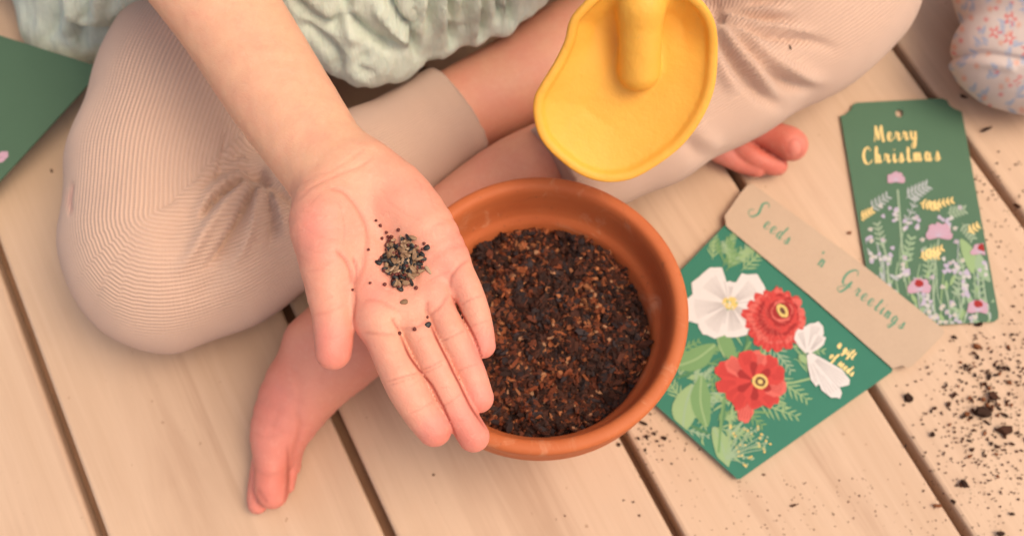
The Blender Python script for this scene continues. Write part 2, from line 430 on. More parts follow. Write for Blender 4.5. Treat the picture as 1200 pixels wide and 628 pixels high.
def groove(V, N, lines, top=True):
    P = PX(V); disp = np.zeros(len(V)); cr = np.zeros(len(V))
    face = np.clip(N[:, 2] * 3, 0, 1) if top else 1
    for pts, dep, sig, col in lines:
        d, t = pl_dist(P, smooth_curve([np.array(q) for q in pts], 5))
        tap = np.clip(np.minimum(t, 1 - t) * 6, 0, 1) ** .7
        g = np.exp(-(d / sig) ** 2) * tap * face
        disp -= dep * .62 * g; cr = np.maximum(cr, col * np.exp(-(d / (sig * .9)) ** 2) * tap * (face if dep > 0 else 1))
    return disp, cr
C1 = [([(468, 390), (482, 421), (497, 440), (511, 459), (532, 504), (536, 516)], .0, 1.7, 1.1), ([(502.6, 374), (510, 393), (524, 421), (539, 452), (554, 481), (571, 506)], .0, 1.7, 1.1),  # depthless lines paint the shade between the fingers as colour
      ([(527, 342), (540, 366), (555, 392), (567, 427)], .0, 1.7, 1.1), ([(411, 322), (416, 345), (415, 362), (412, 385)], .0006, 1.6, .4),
      ([(379, 220), (402, 225), (420, 246), (431, 272), (427, 305), (416, 338)], .0009, 2.6, .33),
      ([(414, 300), (418, 318), (414, 338)], .0008, 2.2, .5),
      ([(392, 292), (404, 303), (411, 318), (413, 336)], .0012, 2.4, .45),
      ([(424, 351), (446, 352), (470, 366)], .0007, 2.4, .2),
      ([(423, 390), (446, 391), (466, 391)], .0006, 2.2, .3),
      ([(470, 386), (488, 383), (502, 374)], .0006, 2.0, .3),
      ([(502, 372), (516, 358), (527, 345)], .0007, 2.0, .35),
      ([(527, 343), (528, 326), (538, 312), (551, 304)], .0009, 2.0, .45),
      ([(452, 448), (473, 441), (491, 436)], .0006, 1.3, .34), ([(455, 452), (474, 446), (490, 441)], .0003, 1.0, .24),
      ([(479, 485), (495, 478), (511, 468)], .0004, 1.2, .26),
      ([(488, 435), (503, 430), (520, 421)], .0006, 1.3, .34), ([(490, 439), (505, 434), (521, 426)], .0003, 1.0, .24),
      ([(510, 480), (526, 472), (541, 461)], .0004, 1.2, .26),
      ([(515, 401), (530, 394), (545, 387)], .0006, 1.3, .34), ([(531, 437), (546, 431), (562, 426)], .0004, 1.2, .24),
      ([(538, 359), (551, 351), (566, 346)], .0005, 1.3, .32), ([(548, 384), (561, 379), (575, 375)], .0004, 1.2, .24),
      ([(366, 369), (385, 366), (408, 356)], .0005, 2.2, .15), ([(355, 318), (372, 316), (392, 304)], .0004, 2.5, .10),
      ([(345, 238), (368, 218), (398, 204), (425, 193), (441, 180)], .0005, 2.0, .16),
      ([(338, 228), (365, 208), (395, 196), (432, 172)], .0003, 2.0, .08),
      ([(396, 236), (404, 262), (402, 290)], .0002, 1.2, .14), ([(352, 262), (372, 276), (396, 282)], .0002, 1.2, .12), ([(350, 285), (370, 295), (392, 296)], .0002, 1.2, .12), ([(446, 230), (470, 248), (500, 262)], .0002, 1.2, .10),
      ([(430, 318), (446, 336), (470, 346)], .0003, 1.2, .16), ([(500, 330), (515, 322), (528, 318)], .0003, 1.2, .14), ([(372, 392), (388, 396), (404, 390)], .0002, 1.2, .10),
      ([(440, 250), (452, 285), (458, 330), (452, 352)], .0004, 3.0, .08),
      ([(552, 285), (520, 292), (492, 318), (484, 350)], .0004, 3.0, .12),
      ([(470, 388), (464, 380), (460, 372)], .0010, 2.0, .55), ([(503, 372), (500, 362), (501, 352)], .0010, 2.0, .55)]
_r = np.random.default_rng(17)
for _i in range(60):                   # fine creases of the palm and fingers
    if _i < 38:
        x, y = _r.uniform(352, 540), _r.uniform(215, 350); a_ = 1.05 + .9 * _r.normal() if x > 425 else 2.2 + .6 * _r.normal(); L_ = _r.uniform(8, 26)
    else:
        f_ = [(449, 398, 509, 503), (487, 384, 555, 511), (515, 362, 561, 466), (536, 318, 566, 405), (386, 330, 391, 405)][_i % 5]; t_ = _r.uniform(.1, .9)
        x, y = f_[0] + (f_[2] - f_[0]) * t_ + _r.normal() * 4, f_[1] + (f_[3] - f_[1]) * t_; a_ = -.45 + .25 * _r.normal(); L_ = _r.uniform(8, 20)
    dx_, dy_ = math.cos(a_) * L_ / 2, math.sin(a_) * L_ / 2
    C1.append(([(x - dx_, y - dy_), (x + _r.normal() * 1.5, y + _r.normal() * 1.5), (x + dx_, y + dy_)], .00016, 1.0, _r.uniform(.05, .16)))
Na = vnormals(Va, Fa)
dsp, crease_shade_a = groove(Va, Na, C1)
Pa = PX(Va)
# hollow of the palm, pads
hol = np.exp(-(((Pa[:, 0] - 466) / 40) ** 2 + ((Pa[:, 1] - 300) / 42) ** 2)) * np.clip(Na[:, 2], 0, 1)
dsp -= .0010 * hol
dsp += .00035 * vnoise(Va, 70, 3, 2) * np.clip(Na[:, 2], 0, 1)
Va = Va + Na * dsp[:, None]
def blob(P, c, s): return np.exp(-(((P[:, 0] - c[0]) ** 2 + (P[:, 1] - c[1]) ** 2) / s ** 2))
tint_a = 1 / (1 + np.exp(-((Pa[:, 0] - 392) * .55 + (Pa[:, 1] - 212) * .83) / 16)) * .52
for c, s, a in [((516, 512), 28, .75), ((558, 518), 28, .75), ((562, 474), 24, .72), ((569, 410), 24, .72), ((391, 412), 34, .75), ((372, 270), 40, .3),
                ((545, 280), 26, .4), ((440, 345), 24, .3), ((520, 325), 22, .25), ((360, 250), 24, .25), ((490, 230), 30, .15)]:
    tint_a = tint_a + a * blob(Pa, c, s)
tint_a -= .25 * blob(Pa, (455, 385), 30)
tint_a = np.clip(tint_a + .10 * vnoise(Va, 40, 5, 2), 0, 1.4)
nail_a = np.zeros(len(Va))
# thumb nail rim seen from the side
dn = np.linalg.norm(Pa - np.array([371.5, 428]), axis=1)
crease_shade_a = np.maximum(crease_shade_a, .75 * np.exp(-(dn / 4.0) ** 2) * (Na[:, 2] < .55))

# ---- legs (skin), shins, feet
RLEG = spec([(540, 130, .050, 52), (600, 98, .050, 53), (690, 45, .046, 55), (770, 40, .036, 50), (825, 92, .026, 46), (860, 132, .021, 31)])
R_TOES = [spec([(866, 136, .024, 22), (898, 156, .021, 17), (922, 166, .023, 19), (928, 170, .023, 19)]),
          spec([(852, 162, .014, 17), (880, 182, .015, 12), (902, 192, .012, 13), (911, 194, .011, 12)]),
          spec([(835, 168, .014, 18), (866, 190, .010, 12), (888, 198, .010, 10)])]
LLEG = spec([(668, 186, .058, 55), (592, 226, .053, 56), (494, 305, .042, 54), (430, 378, .036, 50), (396, 404, .034, 50)])
L_FOOT = spec([(398, 402, .034, 51), (356, 452, .029, 46), (328, 500, .023, 34), (322, 530, .018, 26)])
L_FOOT2 = spec([(420, 395, .026, 44), (366, 460, .016, 30), (336, 520, .012, 17)])
L_TOES = [spec([(322, 512, .024, 25), (319, 542, .021, 19.5), (318, 566, .019, 20.5), (319, 577, .017, 19)]),
          spec([(312, 545, .012, 18), (302, 578, .0095, 12.5), (302, 590, .009, 12)]),
          spec([(338, 520, .014, 14), (339, 550, .011, 10), (336, 569, .010, 9.5)]),
          spec([(344, 508, .010, 13), (345, 532, .009, 9), (344, 548, .008, 8.5)])]
def sdf_feet(p):
    d = tube(p, RLEG, 4)
    t = None
    for c in R_TOES:
        e = smin(d, tube(p, c, 3), .0022); t = e if t is None else np.minimum(t, e)
    e = smin(tube(p, LLEG, 4), smin(tube(p, L_FOOT, 3), tube(p, L_FOOT2, 3), .010), .010)
    # ankle bone
    c0 = W(352, 395, .046); e = smin(e, np.linalg.norm(p - c0.astype(np.float32), axis=1) - .006, .012)
    u = None
    for c in L_TOES:
        f = smin(e, tube(p, c, 3), .0028); u = f if u is None else np.minimum(u, f)
    return np.minimum(t, u)
allf = np.array([q for c in [RLEG, LLEG, L_FOOT] + R_TOES + L_TOES for q, r in c])
Vf, Ff = polygonise(sdf_feet, allf.min(0) - .035, allf.max(0) + .035, .0015)
Vf[:, 2] = np.where(Vf[:, 2] < .0006, .0006, Vf[:, 2])
Nf = vnormals(Vf, Ff); Pf = PX(Vf)
dsf, crease_shade_f = groove(Vf, Nf, [([(345, 470), (352, 500), (345, 530), (338, 560)], .0012, 4, .22), ([(360, 405), (380, 425), (372, 455)], .0005, 5, .06),
                                ([(298, 548), (312, 556), (330, 552)], .0005, 2.5, .2), ([(300, 572), (306, 578), (314, 590)], .0006, 2, .4),
                                ([(296, 505), (310, 512), (335, 506)], .0004, 3, .12),
                                ([(868, 158), (888, 170), (906, 183), (922, 189)], .0, 2.2, .8), ([(336, 520), (338, 545), (336, 575), (332, 592)], .0, 2.4, .55), ([(330, 470), (322, 495), (312, 515)], .0005, 4, .10), ([(340, 420), (352, 450), (350, 480)], .0006, 5, .08)])  # depthless lines here: dark shade between the toes, painted in colour
# toe nail: flattened oval with a rim on the visible big toe
nl = np.sqrt(((Pf[:, 0] - 932) / 7.5) ** 2 + ((Pf[:, 1] - 174) / 10) ** 2)
on_toe = (Nf[:, 2] > .2) & (Pf[:, 0] > 900)
nail_f = np.clip((1.0 - nl) * 4, 0, 1) * on_toe
crease_shade_f = np.maximum(crease_shade_f, .35 * np.exp(-((nl - 1.08) / .16) ** 2) * on_toe)
dsf -= .0004 * np.exp(-((nl - 1.08) / .2) ** 2) * on_toe
Vf = Vf + Nf * dsf[:, None]
tint_f = np.full(len(Vf), .34) + .35 * (Pf[:, 1] > 300) * np.clip((Pf[:, 1] - 340) / 60, 0, 1)  # redder feet; their shade under hand and knee is put into the tint too
for c, s, a in [((318, 580), 40, .75), ((308, 480), 38, .45), ((350, 540), 40, .45), ((925, 170), 60, 1.15), ((880, 185), 50, 1.0), ((560, 215), 40, .2), ((560, 150), 30, .15)]:
    tint_f += a * blob(Pf, c, s)
tint_f = np.clip(tint_f + .12 * vnoise(Vf, 35, 8, 2), 0, 1.9)

# ---- torso, head, left arm (mostly above the frame)
PEL = W(560, -235, .085)
PEL = np.array([-.01, .60, .085])
SHR = np.array([-.135, .56, .395]); SHL = np.array([.115, .56, .395]); NECK = np.array([-.01, .555, .43]); HEAD = np.array([-.005, .50, .545])
ARM0 = ARM[0][0]
ELL = np.array([.20, .56, .235]); WRL = W(800, -190, .262)
def sdf_torso(p):
    d = chain(p, [(PEL, .085), (np.array([-.01, .60, .22]), .078), (np.array([-.01, .57, .34]), .082)], .02, (np.array([0, 1, 0]), .75))
    d = smin(d, sd_cone(p, SHR, SHL, .038, .038), .03)
    d = smin(d, sd_cone(p, NECK - [0, 0, .03], HEAD - [0, -.01, .05], .032, .034), .012)
    h = sd_ell(p, HEAD, (.066, .082, .085)); h = smin(h, sd_ell(p, HEAD + [0, -.028, -.048], (.046, .044, .040)), .02)
    h = smin(h, sd_cone(p, HEAD + [0, -.080, -.002], HEAD + [0, -.090, -.022], .006, .010), .006)       # nose
    h = smin(h, sd_cone(p, HEAD + [-.014, -.072, -.050], HEAD + [.014, -.072, -.050], .004, .004), .003)  # lips
    for s in (-1, 1):
        h = smin(h, sd_ell(p, HEAD + [s * .067, .004, -.012], (.008, .016, .024)), .004)                    # ears
        h = -smin(-h, np.linalg.norm(p - (HEAD + [s * .026, -.084, .004]).astype(np.float32), axis=1) - .011, .008)
    d = smin(d, h, .012)
    d = smin(d, chain(p, [(SHR, .036), (ARM0 + [-.01, .01, .02], .029), (ARM0, .028), (ARM[1][0], ARM[1][1])], .01), .015)
    d = smin(d, chain(p, [(SHL, .036), (ELL, .028), (WRL, .021)], .01), .015)
    return d
Vt, Ft = polygonise(sdf_torso, (-.34, .22, -.02), (.34, .74, .66), .004)
# ---- left fist round the scoop handle
HB = W(757, -70, .215); HE = W(762, -250, .262)         # handle axis above the blade
ax = (HE - HB) / np.linalg.norm(HE - HB); sd = np.cross(ax, upv); sd /= np.linalg.norm(sd); nu = np.cross(sd, ax)
if nu[2] < 0: nu = -nu
def HP(a, ang_, r):                                      # point around the handle
    return HB + ax * a + (sd * math.cos(ang_) + nu * math.sin(ang_)) * r
FIST = []
for i in range(4):
    a = .035 + i * .0135; rr = .0175
    FIST.append([(HP(a, math.radians(q), rr), .0068 - .0003 * j) for j, q in enumerate((-10, 55, 105, 160, 205))])
FTH = [(HP(.020, math.radians(-30), .020), .0095), (HP(.012, math.radians(20), .020), .008), (HP(.014, math.radians(75), .0185), .0072), (HP(.022, math.radians(115), .0180), .0066)]
PALM = [(HP(.030, math.radians(-55), .024), .012), (HP(.078, math.radians(-45), .025), .012)]
PALM2 = [(HP(.055, math.radians(-50), .026), .015), (WRL, .019)]
def sdf_fist(p):
    d = smin(sd_cone(p, PALM[0][0], PALM[1][0], .012, .012), sd_cone(p, PALM2[0][0], PALM2[1][0], .015, .019), .012)
    out = smin(d, chain(p, FTH, .002), .005)
    for f in FIST: out = np.minimum(out, smin(d, chain(p, f, .002), .004))
    return out
al = np.array([q for c in FIST + [FTH, PALM, PALM2] for q, r in c])
Vh, Fh = polygonise(sdf_fist, al.min(0) - .03, al.max(0) + .03, .002)
def cat(parts):
    V = np.concatenate([p[0] for p in parts]); o = 0; F2 = []
    for p in parts: F2.append(p[1] + o); o += len(p[0])
    return V, np.concatenate(F2)
Vb, Fb = cat([(Va, Fa), (Vf, Ff), (Vt, Ft), (Vh, Fh)])
person = mesh_obj('person', Vb, Fb, SKIN)
z1, z2 = np.zeros(len(Vt)), np.zeros(len(Vh))
fattr(person, 'tint', np.r_[tint_a, tint_f, z1 + .15, z2 + .4]); fattr(person, 'crease', np.r_[crease_shade_a, crease_shade_f, z1, z2])
fattr(person, 'nail', np.r_[nail_a, nail_f, z1, z2])
tag(person, 'child sitting cross-legged on the deck, one open palm held out full of seeds', 'person')
# hair and eyes
def sdf_hair(p):
    c = HEAD + [0, .012, .010]
    d = sd_ell(p, c, (.079, .090, .092))
    d = smin(d, sd_cone(p, HEAD + [0, .07, -.01], HEAD + [0, .085, -.13], .05, .03, (np.array([0, 1, 0]), .6)), .02)
    q = p - HEAD
    cut = (-.030 - q[:, 1]) * .9 + (.030 - q[:, 2]) * .5            # face stays free
    d = np.maximum(d, cut - .012)
    return d + .0014 * np.sin(np.arctan2(q[:, 0], q[:, 1] + .02) * 46)
Vx, Fx = polygonise(sdf_hair, HEAD - [.12, .13, .2], HEAD + [.12, .17, .13], .003)
mesh_obj('hair', Vx, Fx, simple('hair_brown', (.16, .085, .04), .5, .35, 60), person)
for s in (-1, 1):
    def sdf_eye(p, s=s): return np.linalg.norm(p - (HEAD + [s * .026, -.0735, .004]).astype(np.float32), axis=1) - .0105
    Vx, Fx = polygonise(sdf_eye, HEAD + [s * .026 - .015, -.09, -.012], HEAD + [s * .026 + .015, -.055, .02], .0015)
    e = mesh_obj('eye', Vx, Fx, vcol('eye_col_%s' % ('a' if s < 0 else 'b'), .15, .5), person)
    q = Vx - (HEAD + [s * .026, -.0735, .004]); q /= np.linalg.norm(q, axis=1)[:, None]
    v = q @ np.array([0, -.9, -.43]); c = np.where(v[:, None] > .955, (.01, .01, .01), np.where(v[:, None] > .86, (.12, .06, .03), (.75, .73, .7)))
    cattr(e, 'col', c)

# ---- trousers: ribbed knit
RT = [(520, -300, .10, 95), (440, -210, .10, 104), (352, -90, .085, 110), (283, 12, .074, 110), (228, 105, .066, 110), (196, 200, .059, 109), (190, 270, .055, 108), (196, 300, .053, 104)]
RS = [(196, 300, .053, 104), (262, 293, .050, 90), (340, 255, .050, 76), (430, 200, .052, 68), (535, 133, .052, 59.5)]
LT = [(640, -300, .10, 95), (720, -200, .10, 104), (820, -90, .09, 106), (905, -35, .075, 102), (975, -20, .060, 97)]
LS = [(975, -20, .060, 97), (940, 20, .058, 94), (852, 86, .062, 80), (760, 148, .066, 69), (652, 208, .066, 60)]
RTs, RSs, LTs, LSs = map(spec, (RT, RS, LT, LS))
def cutplane(a, b):                    # keep the side behind b
    a, b = np.asarray(a), np.asarray(b); n = (b - a) / np.linalg.norm(b - a); return n, b
nR, bR = cutplane(RSs[-2][0], RSs[-1][0]); nL, bL = cutplane(LSs[-2][0], LSs[-1][0])
RSs[-1] = (RSs[-1][0] + nR * .03, RSs[-1][1] * .98); LSs[-1] = (LSs[-1][0] + nL * .03, LSs[-1][1] * .98)
def sdf_leg(p, T, S, n, b, sg):
    t = chain(p, T, .01); s_ = chain(p, S, .01)
    s_ = np.maximum(s_, (p - b.astype(np.float32)) @ n.astype(np.float32))
    return smin(t, s_, .015)
def sdf_pants(p):
    r = sdf_leg(p, RTs, RSs, nR, bR, 1); l = sdf_leg(p, LTs, LSs, nL, bL, -1)
    d = smin(np.minimum(r, l), sd_ell(p, PEL, (.15, .115, .085)), .02)
    return np.maximum(d, .0008 - p[:, 2])
Vp, Fp = polygonise(sdf_pants, (-.36, .10, -.01), (.36, .76, .21), .0020)
Np = vnormals(Vp, Fp); Pp = PX(Vp)
# which leg / rib coordinates
def leg_param(V, pts):
    c = smooth_curve([q for q, r in pts], 10)
    best = np.full(len(V), 1e9); ang_ = np.zeros(len(V)); al_ = np.zeros(len(V)); L = 0
    t0 = c[1] - c[0]; t0 /= np.linalg.norm(t0); u = np.array([0, 0, -1.0]); u -= t0 * (u @ t0); u /= np.linalg.norm(u)
    for i in range(len(c) - 1):
        a, b = c[i], c[i + 1]; t = b - a; ln = np.linalg.norm(t)
        if ln < 1e-6: continue
        t = t / ln; u = u - t * (u @ t); u /= np.linalg.norm(u); w = np.cross(t, u)
        h = np.clip((V - a) @ t, 0, ln); q = V - a - h[:, None] * t; d = np.linalg.norm(q, axis=1); m = d < best
        best[m] = d[m]; ang_[m] = np.arctan2(-(q @ w), -(q @ u))[m]; al_[m] = (L + h)[m]; L += ln
    return best, ang_, al_
br, ar, sr = leg_param(Vp, RTs[:-1] + RSs); bl, al2, sl = leg_param(Vp, LTs[:-1] + LSs)
isR = br < bl
rib = np.where(isR, ar, al2); along = np.where(isR, sr, sl)
# folds: (points, height of ridge [+] or depth of valley [-], width px)
FOLD = [([(303, 201), (286, 210), (268, 220), (250, 236), (236, 262)], -.0048, 4.6), ([(303, 206), (292, 232), (277, 262), (256, 298), (236, 322)], -.0056, 5.0),
        ([(304, 206), (314, 230), (320, 262), (316, 296)], -.0036, 4.6), ([(304, 204), (322, 222), (345, 240), (366, 252)], -.0034, 5),
        ([(300, 200), (280, 196), (262, 200), (244, 212), (232, 230)], -.0016, 4), ([(264, 158), (261, 180), (256, 205), (253, 224)], -.0016, 2.6),
        ([(298, 212), (272, 232), (246, 262), (222, 300), (204, 325)], .0042, 7.5), ([(302, 214), (298, 246), (286, 284), (264, 318)], .0036, 7),
        ([(308, 212), (326, 245), (338, 285)], .0028, 7), ([(290, 203), (266, 212), (244, 230), (228, 256)], .0022, 5),
        ([(285, 176), (272, 186), (258, 190)], -.0012, 5), ([(288, 186), (276, 194), (262, 196)], .0012, 4),
        ([(228, 240), (205, 268), (180, 290)], -.0012, 9), ([(272, 290), (250, 330), (225, 355)], -.0012, 9),
        # left leg folds radiating from behind the scoop
        ([(826, 8), (850, 20), (880, 34), (905, 42), (945, 47), (985, 60)], -.0024, 5), ([(832, 14), (858, 34), (888, 66), (925, 96), (965, 108)], -.0036, 6.5),
        ([(838, 12), (870, 42), (905, 74), (945, 92), (978, 98)], .0032, 7.5), ([(836, 24), (850, 58), (875, 92), (900, 118), (925, 132)], -.0030, 6.5),
        ([(834, 20), (856, 52), (884, 84), (912, 112)], .0026, 7), ([(838, 10), (872, 16), (905, 22), (935, 23)], -.0022, 4.5),
        ([(842, 14), (880, 27), (915, 34), (960, 40)], .0018, 5), ([(828, 4), (860, 6), (900, 2), (925, -3)], -.0022, 4.5),
        ([(838, 9), (880, 8), (930, 12)], .0012, 5), ([(836, 60), (850, 90), (866, 110)], .0018, 7),
        ([(812, 148), (830, 165), (852, 182)], .0012, 9), ([(795, 155), (812, 176), (830, 195)], -.0010, 8)]
disp = np.zeros(len(Vp)); facing = np.clip(Np[:, 2] * 2.2, 0, 1)
for pts, a, s in FOLD:
    d, t = pl_dist(Pp, smooth_curve([np.array(q) for q in pts], 6))
    disp += a * 1.45 * np.exp(-(d / (s * (1.15 if pts[0][0] > 780 else 1.02))) ** 2) * (1.7 if pts[0][0] > 780 else 1.1) * np.clip((1 - t) * 3.2, 0, 1) * np.clip(t * 7 + .35, 0, 1) * facing
disp += .0011 * vnoise(Vp, 16, 2, 2)
# thin seam running down the left shin
dS, tS = pl_dist(Pp, smooth_curve([np.array(q) for q in [(800, 152), (850, 120), (890, 98), (925, 74), (945, 62)]], 6))
disp -= .0006 * np.exp(-(dS / 1.6) ** 2) * facing
# cuffs: a fine stitched step a little before each end
for n_, b_ in ((nR, bR), (nL, bL)):
    e = (Vp - b_) @ n_; near = np.linalg.norm(Vp - b_, axis=1) < .05
    disp += near * .0007 * (1 / (1 + np.exp((-e - .012) / .001)) * (e > -.02))
tear = np.zeros(len(Vp))
dT, tT = pl_dist(Pp, [(84, 218), (81, 235), (82, 248)]); tear = np.exp(-(dT / 2.6) ** 2) * .5
dT2, _ = pl_dist(Pp, [(78, 226), (77, 240)]); tear = np.clip(tear + .15 * np.exp(-(dT2 / 3) ** 2), 0, 1); disp -= .0012 * np.exp(-(dT / 3) ** 2)
Vp = Vp + Np * disp[:, None]; Vp[:, 2] = np.maximum(Vp[:, 2], .0005)
trous = mesh_obj('trousers', Vp, Fp, KNIT, person)
fattr(trous, 'rib', rib); fattr(trous, 'along', along); fattr(trous, 'tear', tear)

# ---- blouse: crinkled green muslin spreading over the lap
BL_C = spec([(392, 20, .105, 62), (430, 50, .098, 50), (462, 58, .092, 36)])
BL_C2 = spec([(380, -60, .12, 120), (470, -40, .115, 90), (560, -50, .105, 72), (606, -40, .098, 50)])
BL_F = [spec([(500, -30, .105, 40), (512, 34, .092, 30), (516, 50, .086, 22)]), spec([(540, -30, .105, 40), (548, 20, .092, 30), (552, 38, .086, 20)]),
        spec([(578, -30, .105, 36), (584, 8, .092, 27), (588, 26, .086, 18)]), spec([(604, -40, .10, 30), (607, -10, .092, 24), (608, 6, .09, 18)])]
BL_L = spec([(10, -120, .045, 80), (95, -60, .045, 75), (100, 0, .030, 62), (92, 22, .022, 52)])
BL_L2 = spec([(200, -140, .09, 90), (150, -50, .06, 70), (120, -5, .045, 52)])
BL_T = spec([(112, -6, .085, 42), (150, -30, .105, 42), (195, -56, .115, 44)])
BL_K = spec([(170, -60, .118, 60), (215, -40, .130, 46), (260, -40, .130, 46)])
def sdf_blouse(p):
    d = smin(chain(p, BL_C, .01), chain(p, BL_C2, .02), .012)
    for f in BL_F: d = smin(d, chain(p, f, .006), .005)
    d = smin(d, smin(chain(p, BL_L, .02, (upv, .55)), chain(p, BL_L2, .02), .02), .02)
    d = smin(d, chain(p, BL_K, .01, (upv, .6)), .02)
    d = smin(d, chain(p, BL_T, .01, (upv, .7)), .012)
    t = chain(p, [(PEL + [0, 0, .03], .125), (np.array([-.01, .60, .20]), .102), (np.array([-.01, .575, .34]), .098)], .03, (np.array([0, 1, 0]), .78))
    t = smin(t, sd_cone(p, SHR, SHL, .047, .047), .02)
    t = np.maximum(t, -(np.linalg.norm(p - (NECK + [0, -.01, .02]).astype(np.float32), axis=1) - .052))
    t = smin(t, chain(p, [(SHR, .050), (SHR * .5 + ARM0 * .5 + [-.01, 0, .02], .048)], .01), .01)
    t = smin(t, chain(p, [(SHL, .050), (SHL * .45 + ELL * .55, .050)], .01), .01)
    d = smin(d, t, .03)
    d = np.maximum(d, .0012 - p[:, 2])
    return d
Vm, Fm = polygonise(sdf_blouse, (-.40, .26, -.01), (.34, .80, .50), .0024)
Nm = vnormals(Vm, Fm); Pm = PX(Vm); disp = np.zeros(len(Vm)); fz = np.clip(Nm[:, 2] * 2 + .6, 0, 1)
BF = [([(345, 0), (368, 22), (392, 30), (402, 10)], -.005, 6), ([(352, 30), (378, 48), (395, 66), (392, 95)], -.004, 7), ([(400, -20), (412, 20), (440, 45), (478, 60)], -.006, 6),
      ([(412, 5), (408, 30), (420, 55)], .004, 8), ([(430, 62), (420, 80), (440, 92)], -.003, 6), ([(440, 5), (462, 30), (486, 52)], .005, 8),
      ([(448, -20), (462, 18), (482, 40), (494, 78)], -.008, 5), ([(478, -30), (486, 0), (489, 40)], -.004, 4), ([(505, -30), (508, 5), (502, 50)], -.005, 4.5),
      ([(528, -30), (530, 5), (534, 62)], -.008, 4.5), ([(546, -30), (548, 10), (544, 40)], -.004, 4), ([(566, -30), (568, 10), (566, 52)], -.008, 4.5), ([(584, -20), (588, 15), (582, 30)], -.006, 4),
      ([(596, -30), (600, 0), (602, 34)], -.006, 4), ([(516, -20), (518, 20), (520, 60)], .004, 5), ([(556, -20), (558, 10), (556, 50)], .004, 5),
      ([(60, -10), (64, 15), (58, 50)], -.004, 5), ([(76, -20), (82, 5), (78, 45)], .003, 7), ([(92, -20), (98, 10), (94, 42), (100, 62)], -.0045, 5), ([(48, -10), (46, 20), (44, 50)], .002, 5),
      ([(112, -30), (116, 0), (110, 40)], .003, 6), ([(126, -30), (130, -5), (124, 30)], -.003, 5)]
for pts, a, s in BF:
    d, t = pl_dist(Pm, smooth_curve([np.array(q) for q in pts], 6))
    disp += a * (2.0 if (pts[0][0] > 480 and a < 0) else 1.35) * np.exp(-(d / (s * 1.0)) ** 2) * np.clip(np.minimum(t * 6 + .3, (1 - t) * 5), 0, 1) * fz
_q = Vm * np.array([1.0, .38, .6])
disp += .0012 * vnoise(Vm, 17, 11, 2) + .0018 * (.55 - np.abs(vnoise(_q, 26, 51, 2)) * 1.6).clip(-1, 1) + .0010 * (.5 - np.abs(vnoise(_q, 62, 52, 2)) * 1.5).clip(-1, 1)
Vm = Vm + Nm * disp[:, None]; Vm[:, 2] = np.maximum(Vm[:, 2], .001)
mesh_obj('blouse', Vm, Fm, MUSLIN, person)

# ================================================================ FLOWER POT
POTC = W(633, 361, .115)
POTC[2] = 0
k = mpp(361, .115)
R0 = 177 * k                                            # outer rim radius
prof = [(0, .0), (.040, .0), (.0415, .001), (.0425, .004), (.0565, .084), (.0575, .0855), (R0 - .0055, .0862), (R0 - .0042, .0875), (R0 - .0022, .105), (R0 - .0008, .112), (R0 - .0014, .1142), (R0 - .0035, .1152),
        (R0 - .0062, .1152), (R0 - .0080, .1140), (R0 - .0092, .1105), (R0 - .0105, .100), (R0 - .0120, .0945), (R0 - .0128, .0925), (R0 - .0150, .0905), (R0 - .0165, .0875), (R0 - .0215, .060), (.037, .010), (0, .008)]
pr = []
for i in range(len(prof) - 1):
    a, b = prof[i], prof[i + 1]; m = 2 if np.hypot(b[0] - a[0], b[1] - a[1]) > .008 else 1
    for j in range(m): pr.append((a[0] + (b[0] - a[0]) * j / m, a[1] + (b[1] - a[1]) * j / m))
pr.append(prof[-1]); NSEG = 160
V, Fc = [], []
for (r, z) in pr:
    for s in range(NSEG):
        a = 2 * math.pi * s / NSEG; w = 1 + .0025 * math.sin(2 * a + 1) + .0012 * math.sin(5 * a)
        V.append((r * w * math.cos(a), r * w * math.sin(a), z))
for i in range(len(pr) - 1):
    for s in range(NSEG):
        a, b = i * NSEG + s, i * NSEG + (s + 1) % NSEG
        Fc.append((a, b, b + NSEG, a + NSEG))
pot = mesh_obj('flower_pot', V, Fc, TERRA); pot.location = POTC
sub = pot.modifiers.new('s', 'SUBSURF'); sub.levels = 1; sub.render_levels = 1
tag(pot, 'round terracotta flower pot holding dark potting soil', 'flower pot')

# ---- soil in the pot
SZ = .0855
def soil_h(x, y):
    P = np.stack([x, y, x * 0], 1)
    return SZ + .0050 * vnoise(P, 26, 21, 2) + .0034 * vnoise(P, 90, 22, 2) - .0022
RS_ = R0 - .0166
n = 150; g = np.linspace(-RS_ * 1.02, RS_ * 1.02, n); X, Y = np.meshgrid(g, g); X = X.ravel(); Y = Y.ravel()
Z = soil_h(X, Y); rr = np.hypot(X, Y); Z = np.where(rr > RS_, SZ - .012, Z)
fc = [(j * n + i, j * n + i + 1, (j + 1) * n + i + 1, (j + 1) * n + i) for j in range(n - 1) for i in range(n - 1) if math.hypot(g[i], g[j]) < RS_ * 1.0 and math.hypot(g[i + 1], g[j + 1]) < RS_ * 1.0]
SV = [np.stack([X, Y, Z], 1)]; SC = [np.tile(np.array([[.022, .010, .006]]), (len(X), 1))]; SF = list(fc)
off = len(X)
